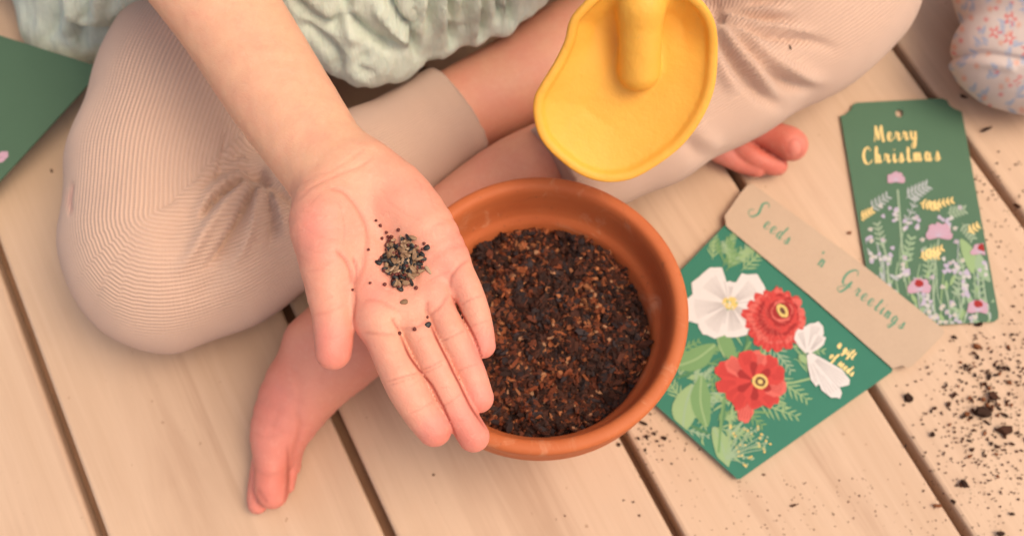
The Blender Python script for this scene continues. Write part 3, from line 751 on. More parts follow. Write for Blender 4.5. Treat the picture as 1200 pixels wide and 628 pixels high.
def chip(kind):                        # irregular bark flake / crumb
    if kind == 0:
        L_, W_, T_ = rng.uniform(.0020, .0062), rng.uniform(.0012, .0030), rng.uniform(.0005, .0012)
    elif kind == 1:
        L_ = rng.uniform(.0009, .0034); W_ = L_ * rng.uniform(.6, 1); T_ = L_ * rng.uniform(.5, .9)
    elif kind == 3:
        L_, W_, T_ = rng.uniform(.005, .012), rng.uniform(.0004, .0009), rng.uniform(.0004, .0007)
    else:
        L_, W_, T_ = rng.uniform(.0045, .0095), rng.uniform(.0022, .0048), rng.uniform(.0008, .0018)
    b = []
    for zz in (-1, 1):
        for j in range(6):
            a = j * math.pi / 3 + rng.uniform(-.25, .25); q = rng.uniform(.65, 1.1)
            b.append((L_ * .5 * math.cos(a) * q, W_ * .5 * math.sin(a) * q, T_ * .5 * zz * rng.uniform(.6, 1.2)))
    b = np.array(b); f = [(5, 4, 3, 2, 1, 0), (6, 7, 8, 9, 10, 11)] + [(j, (j + 1) % 6, 6 + (j + 1) % 6, 6 + j) for j in range(6)]
    return b, f
def rotm(tilt):
    e = Matrix.Rotation(rng.uniform(0, 6.28), 3, 'Z') @ Matrix.Rotation(rng.normal() * tilt, 3, 'X') @ Matrix.Rotation(rng.normal() * tilt, 3, 'Y')
    return np.array(e)
PALS = [(.028, .009, .006), (.060, .016, .008), (.125, .029, .012), (.21, .047, .016), (.29, .080, .028), (.40, .145, .060), (.48, .24, .13), (.030, .020, .022)]
PW = np.array([.27, .25, .18, .12, .075, .038, .015, .055]); PW /= PW.sum()
lim = RS_ - .001
_gz = soil_h(*[a.ravel() for a in np.meshgrid(np.linspace(-.09, .09, 240), np.linspace(-.09, .09, 240), indexing='ij')]).reshape(240, 240)
_cz = vnoise(np.stack([a.ravel() for a in np.meshgrid(np.linspace(-.09, .09, 240), np.linspace(-.09, .09, 240), [0.0], indexing='ij')], 1), 24, 41, 2).reshape(240, 240)
def gi(v): return int(min(239, max(0, (v + .09) / .18 * 239 + .5)))
NCH = 8500
for i in range(NCH):
    r = lim * math.sqrt(rng.uniform()); a = rng.uniform(0, 6.283); x, y = r * math.cos(a), r * math.sin(a)
    kind = rng.choice([0, 1, 2, 3], p=[.44, .33, .18, .05])
    b, f = chip(kind); b = b @ rotm(.55).T
    pw_ = PW * np.exp(np.arange(8) * .48 * float(_cz[gi(x), gi(y)])); pw_[7] = PW[7]; cl = PALS[rng.choice(8, p=pw_ / pw_.sum())]
    if kind == 2 and rng.uniform() < .5: cl = PALS[rng.choice([0, 1, 7])]
    z = float(_gz[gi(x), gi(y)]) + rng.uniform(0, .0022) + (.0025 if r > lim * .93 and rng.uniform() < .15 else 0)
    SV.append(b + [x, y, z]); SC.append(np.tile(np.array(cl) * rng.uniform(.75, 1.25), (12, 1))); SF += [tuple(q + off for q in ff) for ff in f]; off += 12
soil = mesh_obj('potting_soil', np.concatenate(SV), SF, vcol('soil_mat', .8, .35, 1), smooth=False)
cattr(soil, 'col', np.concatenate(SC)); soil.location = POTC
tag(soil, 'dark potting soil with reddish bark chips filling the terracotta pot', 'soil', kind='stuff')

# ================================================================ YELLOW SCOOP
OUT = [(700, -12), (684, 4), (670, 22), (664, 48), (652, 74), (636, 100), (628, 118), (629, 142), (638, 165), (658, 186), (682, 203), (708, 211), (738, 208), (768, 192), (798, 168), (820, 138), (834, 104), (838, 66), (836, 34), (826, 10), (808, -8), (780, -20), (755, -24), (726, -22)]
def TP(px, py):                        # scoop plane: tip low, back high
    z = .150 + (212 - py) * .00028
    return W(px, py, z)
o0 = TP(735, 100); e1 = TP(735, 0) - TP(735, 200); e1 /= np.linalg.norm(e1); e2 = TP(800, 100) - TP(670, 100); e2 -= e1 * (e1 @ e2); e2 /= np.linalg.norm(e2); e3 = np.cross(e2, e1)
if e3[2] < 0: e3 = -e3
oc = smooth_curve([np.array(q, float) for q in OUT + OUT[:1]], 4)[:-1]
pol = np.array([[(TP(*q) - o0) @ e2, (TP(*q) - o0) @ e1] for q in oc])
def poly_sd(P, pol):
    d = np.full(len(P), 1e9); s = np.ones(len(P), bool)
    N = len(pol); 
    for i in range(N):
        a = pol[i]; b = pol[(i + 1) % N]; e = b - a; w = P - a
        h = np.clip((w @ e) / (e @ e), 0, 1); q = w - h[:, None] * e; d = np.minimum(d, (q ** 2).sum(1))
        c = ((a[1] > P[:, 1]) != (b[1] > P[:, 1])); xx = (b[0] - a[0]) * (P[:, 1] - a[1]) / (b[1] - a[1] + 1e-12) + a[0]
        s ^= c & (P[:, 0] < xx)
    d = np.sqrt(d); return np.where(s, d, -d)
hA = np.array([0.0, 0.0]); 
hbot = TP(750, 84); hb2 = np.array([(hbot - o0) @ e2, (hbot - o0) @ e1])
mm = mpp(80, .19)
def sdf_scoop(p):
    q = p - o0.astype(np.float32); u = q @ e2.astype(np.float32); v = q @ e1.astype(np.float32); w = q @ e3.astype(np.float32)
    d2 = poly_sd(np.stack([u, v], 1), pol)
    ins = np.clip(-d2, 0, .05)
    hh = -.0045 * (1 - np.exp(-ins / .006)) - .0045 * np.clip((ins - .004) / .02, 0, 1)           # dished floor
    hh = hh - .0045 * np.exp(-((v - .030) / .014) ** 2) * np.clip(ins / .012, 0, 1) * np.clip(np.abs(u - hb2[0]) / .02, 0, 1)
    # walls climb towards the back
    back = np.clip((v - .012) / .03, 0, 1); back = back * back * (3 - 2 * back)
    hh = hh + .006 * back
    sh = np.maximum(np.abs(w - hh) - .0015, d2) * .75
    rim = np.sqrt((d2 + .0012) ** 2 + (w - .006 * back - .0002) ** 2) - .0020
    d = smin(sh, rim, .0022)
    hnd = chain(p, [(o0 + e2 * hb2[0] + e1 * hb2[1] - e3 * .0018, 24.5 * mm), (o0 + e2 * hb2[0] + e1 * (hb2[1] + .030) + e3 * .0035, 26 * mm), (HB, .0095), (HE, .0125), (HE + ax * .015, .0115)], .004)
    d = smin(d, hnd, .0050)
    return d
_gx = np.linspace(pol[:, 0].min() - .05, pol[:, 0].max() + .05, 260); _gy = np.linspace(pol[:, 1].min() - .05, pol[:, 1].max() + .08, 300)
_GG = poly_sd(np.stack([a.ravel() for a in np.meshgrid(_gx, _gy, indexing='ij')], 1), pol).reshape(260, 300)
def poly_sd(P, pol_):
    fx = np.clip((P[:, 0] - _gx[0]) / (_gx[1] - _gx[0]), 0, 258.999); fy = np.clip((P[:, 1] - _gy[0]) / (_gy[1] - _gy[0]), 0, 298.999)
    i, j = fx.astype(int), fy.astype(int); a, b = fx - i, fy - j
    return _GG[i, j] * (1 - a) * (1 - b) + _GG[i + 1, j] * a * (1 - b) + _GG[i, j + 1] * (1 - a) * b + _GG[i + 1, j + 1] * a * b
bb = np.array([TP(*q) for q in OUT] + [HB, HE + ax * .03, hbot])
Vs, Fs = polygonise(sdf_scoop, bb.min(0) - .022, bb.max(0) + .022, .0010)
scoop = mesh_obj('garden_scoop', Vs, Fs, YELLOW)
tag(scoop, 'yellow plastic garden scoop with rounded blade held above the pot', 'garden scoop')

# ================================================================ FLAT PRINT HELPERS
def pip(x, y, poly):
    s = False; n = len(poly)
    for i in range(n):
        a, b = poly[i], poly[(i + 1) % n]
        if (a[1] > y) != (b[1] > y) and x < (b[0] - a[0]) * (y - a[1]) / (b[1] - a[1]) + a[0]: s = not s
    return s
class Print:                           # flat ink shapes drawn in the plane of a card (thin layers above its face)
    def __init__(s, mapf, clip=None): s.mapf = mapf; s.V = []; s.F = []; s.M = []; s.mats = []; s.lay = 0; s.clip = clip
    def mi(s, m):
        if m not in s.mats: s.mats.append(m)
        return s.mats.index(m)
    def poly(s, pts, m, step=1):
        if s.clip is not None:
            if not all(pip(p[0], p[1], s.clip) for p in pts):
                pts = s._clip(pts)
                if len(pts) < 3: return
        s.lay += step; i = len(s.V)
        for p in pts: s.V.append(s.mapf(p[0], p[1], .00012 + s.lay * 5e-7))
        s.F.append(tuple(range(i, i + len(pts)))); s.M.append(s.mi(m))
    def _clip(s, pts):                 # Sutherland-Hodgman against the convex card outline
        out = [np.array(p, float) for p in pts]; C = [np.array(c, float) for c in s.clip]
        area = sum(C[i][0] * C[(i + 1) % len(C)][1] - C[(i + 1) % len(C)][0] * C[i][1] for i in range(len(C)))
        if area < 0: C = C[::-1]
        for i in range(len(C)):
            a, b = C[i], C[(i + 1) % len(C)]; inp = out; out = []
            f = lambda p: (b[0] - a[0]) * (p[1] - a[1]) - (b[1] - a[1]) * (p[0] - a[0])
            for j in range(len(inp)):
                p, q = inp[j], inp[(j + 1) % len(inp)]; fp, fq = f(p), f(q)
                if fp >= 0: out.append(p)
                if (fp >= 0) != (fq >= 0): out.append(p + (q - p) * (fp / (fp - fq)))
            if len(out) < 3: return []
        return out
    def stroke(s, pts, w, m, w2=None, taper=False, n=6):
        c = smooth_curve([np.array(p, float) for p in pts], n) if len(pts) > 2 else np.array(pts, float)
        if w2 is None: w2 = w
        t = np.gradient(c, axis=0); t /= np.maximum(np.linalg.norm(t, axis=1), 1e-6)[:, None]; nn = np.stack([-t[:, 1], t[:, 0]], 1)
        L_ = len(c); s.lay += 1
        for i in range(L_ - 1):
            wa = w + (w2 - w) * i / (L_ - 1); wb = w + (w2 - w) * (i + 1) / (L_ - 1)
            q = [c[i] - nn[i] * wa / 2, c[i + 1] - nn[i + 1] * wb / 2, c[i + 1] + nn[i + 1] * wb / 2, c[i] + nn[i] * wa / 2]
            s.poly(q, m, .02)
    def pen(s, pts, w, m, n=6):        # calligraphic: thicker on down strokes
        c = smooth_curve([np.array(p, float) for p in pts], n)
        t = np.gradient(c, axis=0); t /= np.maximum(np.linalg.norm(t, axis=1), 1e-6)[:, None]; nn = np.stack([-t[:, 1], t[:, 0]], 1)
        s.lay += 1
        ww = w * (.45 + .75 * np.clip(t[:, 1] * getattr(s, 'dn', 1) + t[:, 0] * getattr(s, 'dx', 0), 0, 1))
        for i in range(len(c) - 1):
            q = [c[i] - nn[i] * ww[i] / 2, c[i + 1] - nn[i + 1] * ww[i + 1] / 2, c[i + 1] + nn[i + 1] * ww[i + 1] / 2, c[i] + nn[i] * ww[i] / 2]
            s.poly(q, m, .02)
    def ell(s, c, rx, ry, a, m, n=14, jag=0):
        ca, sa = math.cos(a), math.sin(a); pts = []
        for i in range(n):
            t = 2 * math.pi * i / n; k_ = 1 + (rng.uniform(-jag, jag) if jag else 0)
            x, y = rx * math.cos(t) * k_, ry * math.sin(t) * k_; pts.append((c[0] + x * ca - y * sa, c[1] + x * sa + y * ca))
        s.poly(pts, m)
    def leaf(s, a, b, w, m, bend=0.0, jag=0.0, rib=None):
        a = np.array(a, float); b = np.array(b, float); d = b - a; n_ = np.array([-d[1], d[0]]) / (np.linalg.norm(d) + 1e-9)
        L1, L2 = [], []
        for i in range(9):
            t = i / 8; c = a + d * t + n_ * bend * math.sin(math.pi * t); ww = w / 2 * math.sin(math.pi * min(1, t * .93 + .035)) ** .8
            L1.append(c + n_ * ww * (1 + rng.uniform(-jag, jag))); L2.append(c - n_ * ww * (1 + rng.uniform(-jag, jag)))
        s.poly(L1 + L2[::-1], m)
        if rib: s.stroke([a, (a + b) / 2 + n_ * bend, b], w * .07 + .3, rib)
    def petal(s, c, ang_, r0, r1, w, m, jag=.08):
        ca, sa = math.cos(ang_), math.sin(ang_); pts = []
        prof_ = [(r0, -.12), (r0 + (r1 - r0) * .35, -.34), (r0 + (r1 - r0) * .72, -.5), (r0 + (r1 - r0) * .95, -.32), (r1, -.08), (r1 * .985, .06), (r0 + (r1 - r0) * .94, .33), (r0 + (r1 - r0) * .7, .5), (r0 + (r1 - r0) * .33, .33), (r0, .12)]
        for x, y in prof_:
            x *= 1 + rng.uniform(-jag, jag) * .5; y = y * w * (1 + rng.uniform(-jag, jag)); pts.append((c[0] + x * ca - y * sa, c[1] + x * sa + y * ca))
        s.poly(pts, m)
    def build(s, name, parent):
        if not s.F: return
        return mesh_obj(name, s.V, s.F, s.mats, parent, smooth=False, midx=s.M)

def slab(name, outline, mapf, th, mat, parent=None, hole=None, edge=None):
    n = len(outline); V = [mapf(x, y, 0) for x, y in outline] + [mapf(x, y, -th) for x, y in outline]; Fc = []
    if hole is None:
        Fc += [tuple(range(n)), tuple(range(2 * n - 1, n - 1, -1))]
    else:
        h = len(hole); V += [mapf(x, y, 0) for x, y in hole] + [mapf(x, y, -th) for x, y in hole]
        # fan both loops together by angle round the hole centre
        c = np.mean(np.array(hole), 0)
        ao = [math.atan2(y - c[1], x - c[0]) for x, y in outline]; ah = [math.atan2(y - c[1], x - c[0]) for x, y in hole]
        near = [min(range(h), key=lambda j: abs((ah[j] - a + math.pi) % (2 * math.pi) - math.pi)) for a in ao]
        for i in range(n):
            i2 = (i + 1) % n; j, j2 = near[i], near[i2]
            seq = [j]
            step = 1 if ((j2 - j) % h) <= h / 2 else -1
            while seq[-1] != j2: seq.append((seq[-1] + step) % h)
            Fc.append(tuple([i, i2] + [2 * n + q for q in seq[::-1]])); Fc.append(tuple([n + i2, n + i] + [2 * n + h + q for q in seq]))
        for j in range(h): Fc.append((2 * n + j, 2 * n + (j + 1) % h, 2 * n + h + (j + 1) % h, 2 * n + h + j))
    for i in range(n): Fc.append((i, n + i, n + (i + 1) % n, (i + 1) % n))
    return mesh_obj(name, V, Fc, mat, parent, smooth=False)

INK = {}
def ink(name, c, rough=.7):
    if name not in INK: INK[name] = paper('ink_' + name, c, rough, .08, 500)
    return INK[name]
ink('white', (.64, .60, .58)); ink('offwhite', (.46, .42, .41)); ink('grey', (.42, .39, .39)); ink('red', (.54, .050, .045)); ink('darkred', (.32, .022, .022)); ink('rose', (.62, .12, .10))
ink('yellow', (.66, .48, .16)); ink('leaf', (.15, .29, .12)); ink('leaf2', (.26, .39, .19)); ink('leafdark', (.07, .20, .09)); ink('sage', (.26, .38, .24)); ink('brown', (.12, .05, .03))
ink('pink', (.50, .30, .38)); ink('lilac', (.44, .39, .50)); ink('palegreen', (.30, .40, .28)); ink('tagwhite', (.50, .49, .48)); ink('greyblue', (.36, .40, .40)); ink('script', (.06, .26, .17))
k = NT('gold_foil'); k.col((.86, .62, .26)); k.set(Roughness=.42, Metallic=.35); GOLD = k.m

# ================================================================ GIFT TAG (upper right)
ZT = .0016
def tagmap(x, y, h): return W(x, y, ZT + h)
TAGO = [(985, 136), (991, 134), (997, 129), (999, 123), (1004, 120.5), (1104, 115.5), (1110, 118), (1113, 124), (1119, 128), (1127, 131), (1170, 366), (1170, 373), (1165, 377), (1100, 381), (1030, 385), (1026, 380)]
hole = [(1054 + 4.6 * math.cos(a), 133 + 4.6 * math.sin(a)) for a in np.linspace(0, 2 * math.pi, 14, endpoint=False)]
TAGM = paper('tag_green', (.072, .155, .095), .7, .10)
gtag = slab('gift_tag', TAGO, tagmap, .0012, TAGM, hole=hole)
tag(gtag, 'green cardboard gift tag reading Merry Christmas in gold above printed wildflowers', 'gift tag')
TCL = [(989, 150), (1002, 124), (1106, 119), (1124, 135), (1168, 368), (1160, 377), (1034, 383)]
pr_ = Print(tagmap, TCL)
def tx(u, v):                          # tag-local: u 0..1 across, v 0..1 down
    l = np.array([985, 136]) * (1 - v) + np.array([1027, 383]) * v; r = np.array([1128, 131]) * (1 - v) + np.array([1170, 376]) * v
    return tuple(l * (1 - u) + r * u)
def stem(x0, y0, x1, y1, m='palegreen', w=1.5, b=6): pr_.stroke([(x0, y0), ((x0 + x1) / 2 + b * rng.uniform(-1, 1), (y0 + y1) / 2), (x1, y1)], w, INK[m])
def frond(x0, y0, x1, y1, m, n=7, L_=8, w=3):
    w = w * .62; L_ = L_ * .9
    d = np.array([x1 - x0, y1 - y0], float); nn = np.array([-d[1], d[0]]) / np.linalg.norm(d); pr_.stroke([(x0, y0), (x1, y1)], 1.1, INK[m] if isinstance(m, str) else m)
    for i in range(n):
        p = np.array([x0, y0]) + d * (i + .6) / n
        for s_ in (-1, 1): pr_.leaf(p, p + nn * s_ * L_ * (1 - .4 * i / n) + d / np.linalg.norm(d) * L_ * .6, w, INK[m] if isinstance(m, str) else m)
for i in range(46):                    # undergrowth, denser towards the bottom
    x = rng.uniform(1000, 1168); y = rng.uniform(295, 385)
    stem(x, y + 25, x + rng.uniform(-8, 8), y - rng.uniform(5, 45), ['palegreen', 'sage', 'leaf2', 'greyblue'][i % 4], rng.uniform(1, 2.2))
for i in range(90):
    x = rng.uniform(1004, 1166); y = 390 - abs(rng.normal()) * 45
    if y < 262: continue
    a = rng.uniform(-2.6, -.5); L_ = rng.uniform(6, 15); pr_.leaf((x, y), (x + L_ * math.cos(a), y + L_ * math.sin(a)), rng.uniform(2.5, 5.5), INK[['sage', 'palegreen', 'leaf2', 'greyblue', 'sage'][i % 5]])
stem(1052, 222, 1060, 330, 'palegreen', 2.2); stem(1100, 280, 1096, 380, 'palegreen', 2); stem(1078, 345, 1074, 384, 'sage', 2); stem(1149, 300, 1160, 376, 'palegreen', 2)
for (x0, y0, x1, y1, m, n_, L_, w_) in [(1020, 245, 1040, 230, 'greyblue', 5, 9, 4), (1062, 232, 1086, 218, 'greyblue', 6, 11, 5), (1062, 262, 1074, 232, 'greyblue', 4, 7, 3), (1110, 250, 1130, 246, 'palegreen', 5, 9, 4), (1128, 262, 1140, 280, 'palegreen', 5, 8, 4),
                                       (1034, 290, 1028, 262, 'palegreen', 5, 8, 3.5), (1090, 330, 1086, 292, 'sage', 6, 9, 4), (1122, 350, 1126, 306, 'palegreen', 7, 9, 4), (1060, 310, 1068, 278, 'sage', 5, 9, 5), (1145, 350, 1150, 310, 'sage', 5, 9, 4)]:
    frond(x0, y0, x1, y1, m, n_, L_, w_)
pr_.leaf((1140, 320), (1126, 280), 15, INK['leaf2'], 3); pr_.leaf((1160, 330), (1146, 296), 14, INK['sage'], -3)
def cluster(cx_, cy_, r, m1, m2, n=9):
    for i in range(n):
        a = rng.uniform(0, 6.28); q = r * math.sqrt(rng.uniform()); pr_.petal((cx_ + q * math.cos(a), cy_ + q * math.sin(a)), rng.uniform(0, 6.28), 0, rng.uniform(3.5, 6.5), 5, INK[m1 if i % 3 else m2])
for c in [(1044, 250, 12), (1012, 284, 10), (1018, 300, 9), (1040, 300, 13), (1068, 262, 11), (1112, 312, 12), (1128, 316, 9), (1058, 322, 8), (1130, 340, 8), (1090, 374, 12), (1118, 378, 11), (1052, 376, 8), (1156, 312, 8), (1108, 262, 8), (1086, 352, 7)]:
    cluster(*c, 'lilac', 'tagwhite', 10)
for i in range(60):
    x, y = rng.uniform(1004, 1164), 385 - abs(rng.normal()) * 62
    if y < 236: continue
    for j in range(5): pr_.petal((x, y), j * 1.257 + i, .3, rng.uniform(2.2, 3.6), 2.2, INK['tagwhite' if i % 3 else 'lilac'])
    pr_.ell((x, y), .8, .8, 0, INK['yellow'], 6)
for (x, y, r) in [(1050, 209, 10), (1100, 272, 15), (1078, 336, 13), (1149, 293, 10), (1146, 360, 12)]:
    for i in range(11): pr_.petal((x, y + r * .35), -math.pi * (.02 + .96 * i / 10), 0, r * rng.uniform(.95, 1.2), r * .6, INK['pink'])
    for i in range(8): pr_.stroke([(x, y + r * .35), (x + r * 1.0 * math.cos(-math.pi * (.08 + .84 * i / 7)), y + r * .35 + r * 1.0 * math.sin(-math.pi * (.08 + .84 * i / 7)))], .6, INK['lilac'])
for (x, y) in [(1077, 332), (1151, 290), (1146, 356)]: pr_.ell((x, y), 5.5, 4.2, .2, INK['darkred'], jag=.12)
for (x0, y0, x1, y1, n_) in [(1086, 243, 1116, 235, 6), (1078, 238, 1100, 243, 5), (1001, 258, 1022, 247, 6), (1134, 272, 1150, 262, 4), (1078, 302, 1104, 291, 6), (1082, 296, 1100, 300, 4)]:
    frond(x0, y0, x1, y1, GOLD, n_, 7, 3.6)
pr_.build('printed_flowers', gtag)
# lettering: hand-drawn script strokes on a 1-unit baseline grid
GL = {  # letters as pen strokes, x right, y down, x-height 1 (0 = top of x-height, 1 = baseline)
 'M': [[(0, 1.0), (.15, .2), (.25, -.8), (.38, -.2), (.55, .8), (.7, 0), (.95, -.85), (1.0, 0), (1.1, 1.0), (1.3, .9)]],
 'C': [[(1.0, -.45), (.75, -.85), (.3, -.55), (.1, .2), (.3, .95), (.75, 1.0), (1.1, .6)]],
 'S': [[(.95, -.55), (.65, -.85), (.35, -.5), (.5, 0), (.62, .5), (.35, 1.0), (-.05, .9), (-.15, .55), (.1, .4)]],
 'G': [[(1.05, -.45), (.75, -.85), (.3, -.5), (.1, .2), (.3, .9), (.7, .85), (.95, .3)], [(.95, .3), (.9, 1.0), (.6, 1.75), (.2, 1.6), (.5, 1.15), (1.2, .8)]],
 'e': [[(0, .7), (.35, .55), (.5, .2), (.3, 0), (.08, .35), (.12, .85), (.4, 1.0), (.75, .65)]],
 'r': [[(0, .75), (.15, .0), (.22, .18), (.45, .12), (.42, .6), (.5, .98), (.78, .7)]],
 'y': [[(0, .2), (.1, .0), (.12, .6), (.3, .98), (.55, .6), (.65, 0)], [(.65, 0), (.6, .9), (.4, 1.8), (.1, 1.9), (.15, 1.5), (.8, .8)]],
 'h': [[(0, .8), (.3, -.1), (.35, -.85), (.2, -.6), (.12, .3), (.1, 1.0)], [(.1, 1.0), (.2, .3), (.42, .05), (.5, .4), (.5, .95), (.8, .75)]],
 'i': [[(0, .7), (.15, .05), (.14, .7), (.25, 1.0), (.5, .7)], [(.2, -.45), (.24, -.38)]],
 's': [[(0, .85), (.25, .3), (.3, 0), (.42, .4), (.4, .9), (.15, 1.0), (.05, .8)], [(.4, .9), (.7, .7)]],
 't': [[(0, .8), (.25, 0), (.3, -.7), (.22, .2), (.25, .9), (.4, 1.0), (.65, .75)], [(.02, -.22), (.5, -.28)]],
 'm': [[(0, .6), (.12, .02), (.12, 1.0), (.22, .3), (.38, .05), (.42, 1.0), (.52, .3), (.68, .05), (.75, .5), (.78, .98), (1.02, .7)]],
 'a': [[(.5, .15), (.25, 0), (.05, .45), (.15, .95), (.35, .85), (.52, .1), (.5, .8), (.62, 1.0), (.85, .7)]],
 'd': [[(.5, .2), (.25, .05), (.05, .5), (.15, .95), (.4, .8), (.62, -.2), (.68, -.9)], [(.68, -.9), (.52, .2), (.52, .85), (.65, 1.0), (.9, .7)]],
 'n': [[(0, .6), (.12, .02), (.12, 1.0), (.24, .3), (.44, .05), (.5, .5), (.5, .95), (.78, .7)]],
 'g': [[(.5, .15), (.25, 0), (.05, .45), (.15, .95), (.38, .8), (.52, .1)], [(.52, .1), (.5, 1.0), (.3, 1.75), (.02, 1.7), (.15, 1.35), (.85, .75)]],
 'l': [[(0, .8), (.3, .1), (.42, -.75), (.28, -.7), (.15, .1), (.15, .85), (.3, 1.0), (.55, .7)]],
 'o': [[(.4, .05), (.1, .2), (.08, .8), (.35, 1.0), (.55, .6), (.42, .08), (.55, .3), (.8, .2)]],
 'f': [[(0, .8), (.35, 0), (.5, -.75), (.35, -.8), (.22, 0), (.15, 1.2), (.1, 1.8), (.3, 1.5), (.3, .95), (.65, .75)]],
 "'": [[(.1, -.8), (.05, -.45)]],
}
ADV = {'M': 1.3, 'C': 1.05, 'S': 1.1, 'G': 1.2, 'e': .72, 'r': .74, 'y': .78, 'h': .78, 'i': .48, 's': .68, 't': .6, 'm': 1.0, 'a': .82, 'd': .88, 'n': .76, 'g': .82, 'l': .52, 'o': .76, 'f': .62, "'": .3, ' ': .6}
def write(P_, text, x0, y0, ux, uy, size, w, mat, vy=None, drift=None, spread=1.0, sl=0.0):
    ux = np.array(ux, float); uy = np.array(uy, float); x = 0
    for ch in text:
        for st in GL.get(ch, []):
            pts = [np.array([x0, y0]) + (ux * (x + (a * .95 - sl * b)) + uy * (b - 1)) * size for a, b in st]
            if drift: pts = [p + uy * drift(x) for p in pts]
            P_.pen(pts, w, mat)
        x += ADV.get(ch, .7) * spread
pl_ = Print(tagmap, TCL)
write(pl_, 'Merry', 1025, 166, (1, -.045), (.1, 1), 9.9, 2.6, GOLD, spread=1.22, sl=-.0)
write(pl_, 'Christmas', 1012, 192, (1, -.045), (.1, 1), 10.2, 2.6, GOLD, spread=1.34)
pl_.build('lettering', gtag)

# ================================================================ SEED PACKET (centre right)
ZP = .0050
def packmap(x, y, h): return W(x, y, ZP + h)
PKO = [(851, 262), (1046, 433), (1044, 437), (868, 560.5), (864, 561), (771, 477), (705, 418), (720, 402)]
PKO = [(851, 262), (1046, 432), (1045, 436), (868, 560.5), (864, 561), (771, 477), (702, 415)]
packet = slab('seed_packet', PKO, packmap, .0040, paper('packet_green', (.022, .17, .112), .6, .10))
tag(packet, 'teal seed packet printed with red and white flowers under a kraft paper band', 'seed packet')
PCL = [(851, 264), (1043, 432), (866, 558), (773, 476), (706, 414)]
pk = Print(packmap, PCL); I_ = INK
def grass(x, y, a, L_, m, w=2.4, b=0): pk.leaf((x, y), (x + L_ * math.cos(a), y + L_ * math.sin(a)), w, I_[m], b)
def spray(x, y, a, L_, m, n=6):        # feathery cosmos leaf
    d = np.array([math.cos(a), math.sin(a)]); pk.leaf((x, y), (x + d[0] * L_, y + d[1] * L_), 2.2, I_[m])
    for i in range(n):
        t = (i + .7) / n; p = np.array([x, y]) + d * L_ * t
        for s_ in (-1, 1):
            b_ = a + s_ * rng.uniform(.5, .8); l2 = L_ * .42 * (1.05 - t * .7); pk.leaf(p, p + np.array([math.cos(b_), math.sin(b_)]) * l2, 2.0, I_[m])
for q in [(800, 470, -2.2, 40, 'leaf2'), (850, 430, 2.4, 44, 'leaf'), (930, 420, .35, 46, 'leaf2'), (905, 440, .6, 50, 'leaf2'), (900, 400, .9, 44, 'sage'), (925, 405, .15, 40, 'leaf2'), (885, 470, .35, 52, 'leaf2'), (860, 470, .7, 44, 'leaf'),
          (845, 300, -1.0, 34, 'leaf2'), (850, 310, -.5, 36, 'leaf2'), (835, 305, -1.5, 32, 'leaf2'), (868, 318, -.75, 40, 'leaf2'), (826, 450, 1.6, 50, 'leaf2'), (830, 450, 2.1, 44, 'leaf'), (895, 440, 1.0, 44, 'leaf2'), (838, 500, .3, 44, 'leaf2')]:
    spray(*q)
for i in range(26):
    spray(rng.uniform(790, 860), rng.uniform(400, 520), rng.uniform(-3.1, .6), rng.uniform(16, 30), ['leaf', 'sage', 'leaf2'][i % 3], 4)
for i in range(10): spray(rng.uniform(835, 870), rng.uniform(290, 320), rng.uniform(-2.2, -.4), rng.uniform(18, 34), ['leaf', 'sage', 'leaf2'][i % 3], 4)
for i in range(30):
    x, y = rng.uniform(780, 900), rng.uniform(395, 545); grass(x, y, rng.uniform(-3.0, .2), rng.uniform(18, 38), ['leaf2', 'leaf', 'sage', 'leafdark'][i % 4], rng.uniform(2, 4), rng.uniform(-3, 3))
pk.leaf((812, 450), (800, 505), 30, I_['leaf2'], 3, .05, I_['sage']); pk.leaf((836, 500), (852, 548), 20, I_['leaf2'], -3, .05, I_['sage'])
pk.leaf((790, 430), (838, 404), 26, I_['leaf'], 4, .05, I_['leaf2']); pk.leaf((822, 440), (828, 500), 24, I_['leaf'], 4, .05, I_['leaf2']); pk.leaf((842, 380), (862, 428), 16, I_['leaf'], 0, .05)
pk.stroke([(880, 400), (862, 430), (848, 470), (842, 530)], 3, I_['leaf']); pk.stroke([(905, 405), (880, 430), (860, 470), (850, 540)], 2.4, I_['leaf2'])
pk.stroke([(962, 440), (930, 448), (900, 452), (870, 470)], 2.6, I_['leaf2'])
for (x, y) in [(862, 512), (878, 506), (872, 520), (886, 520), (892, 511), (868, 534), (880, 536), (895, 526), (860, 526), (888, 500), (898, 518), (874, 545), (870, 501), (856, 500)]:   # umbel
    pk.stroke([(850, 538), ((850 + x) / 2 + 2, (538 + y) / 2 - 2), (x, y)], 1.1, I_['sage'])
    for j in range(5): pk.ell((x + rng.normal() * 2.4, y + rng.normal() * 2.4), 1.5, 1.4, 0, I_['yellow'] if j % 2 else I_['sage'], 8)
def cosmos(c, rs, base, open_=1.0):
    for a, r, w in rs:
        pk.petal(c, a, 3, r, w, I_['white'], .10)
    for a, r, w in rs:
        for o_ in (-.3, -.22, -.15, -.08, 0, .07, .13, .2, .28):
            pk.stroke([(c[0] + 6 * math.cos(a + o_), c[1] + 6 * math.sin(a + o_)), (c[0] + r * .8 * math.cos(a + o_ * .9), c[1] + r * .8 * math.sin(a + o_ * .9))], .8, I_['offwhite'])
        e = a + .5; pk.stroke([(c[0] + 5 * math.cos(e), c[1] + 5 * math.sin(e)), (c[0] + r * .6 * math.cos(e), c[1] + r * .6 * math.sin(e))], 1.0, I_['grey'])
cosmos((855, 356), [(-.55, 46, 40), (-1.5, 26, 20), (-2.35, 50, 44), (3.0, 52, 40), (2.25, 46, 38), (1.35, 40, 34), (.6, 42, 30)], 0)
cosmos((855, 356), [(-.6, 44, 40), (-2.3, 46, 36)], 0)
pk.ell((856, 355), 9, 7.5, .3, I_['yellow'], 14, .12)
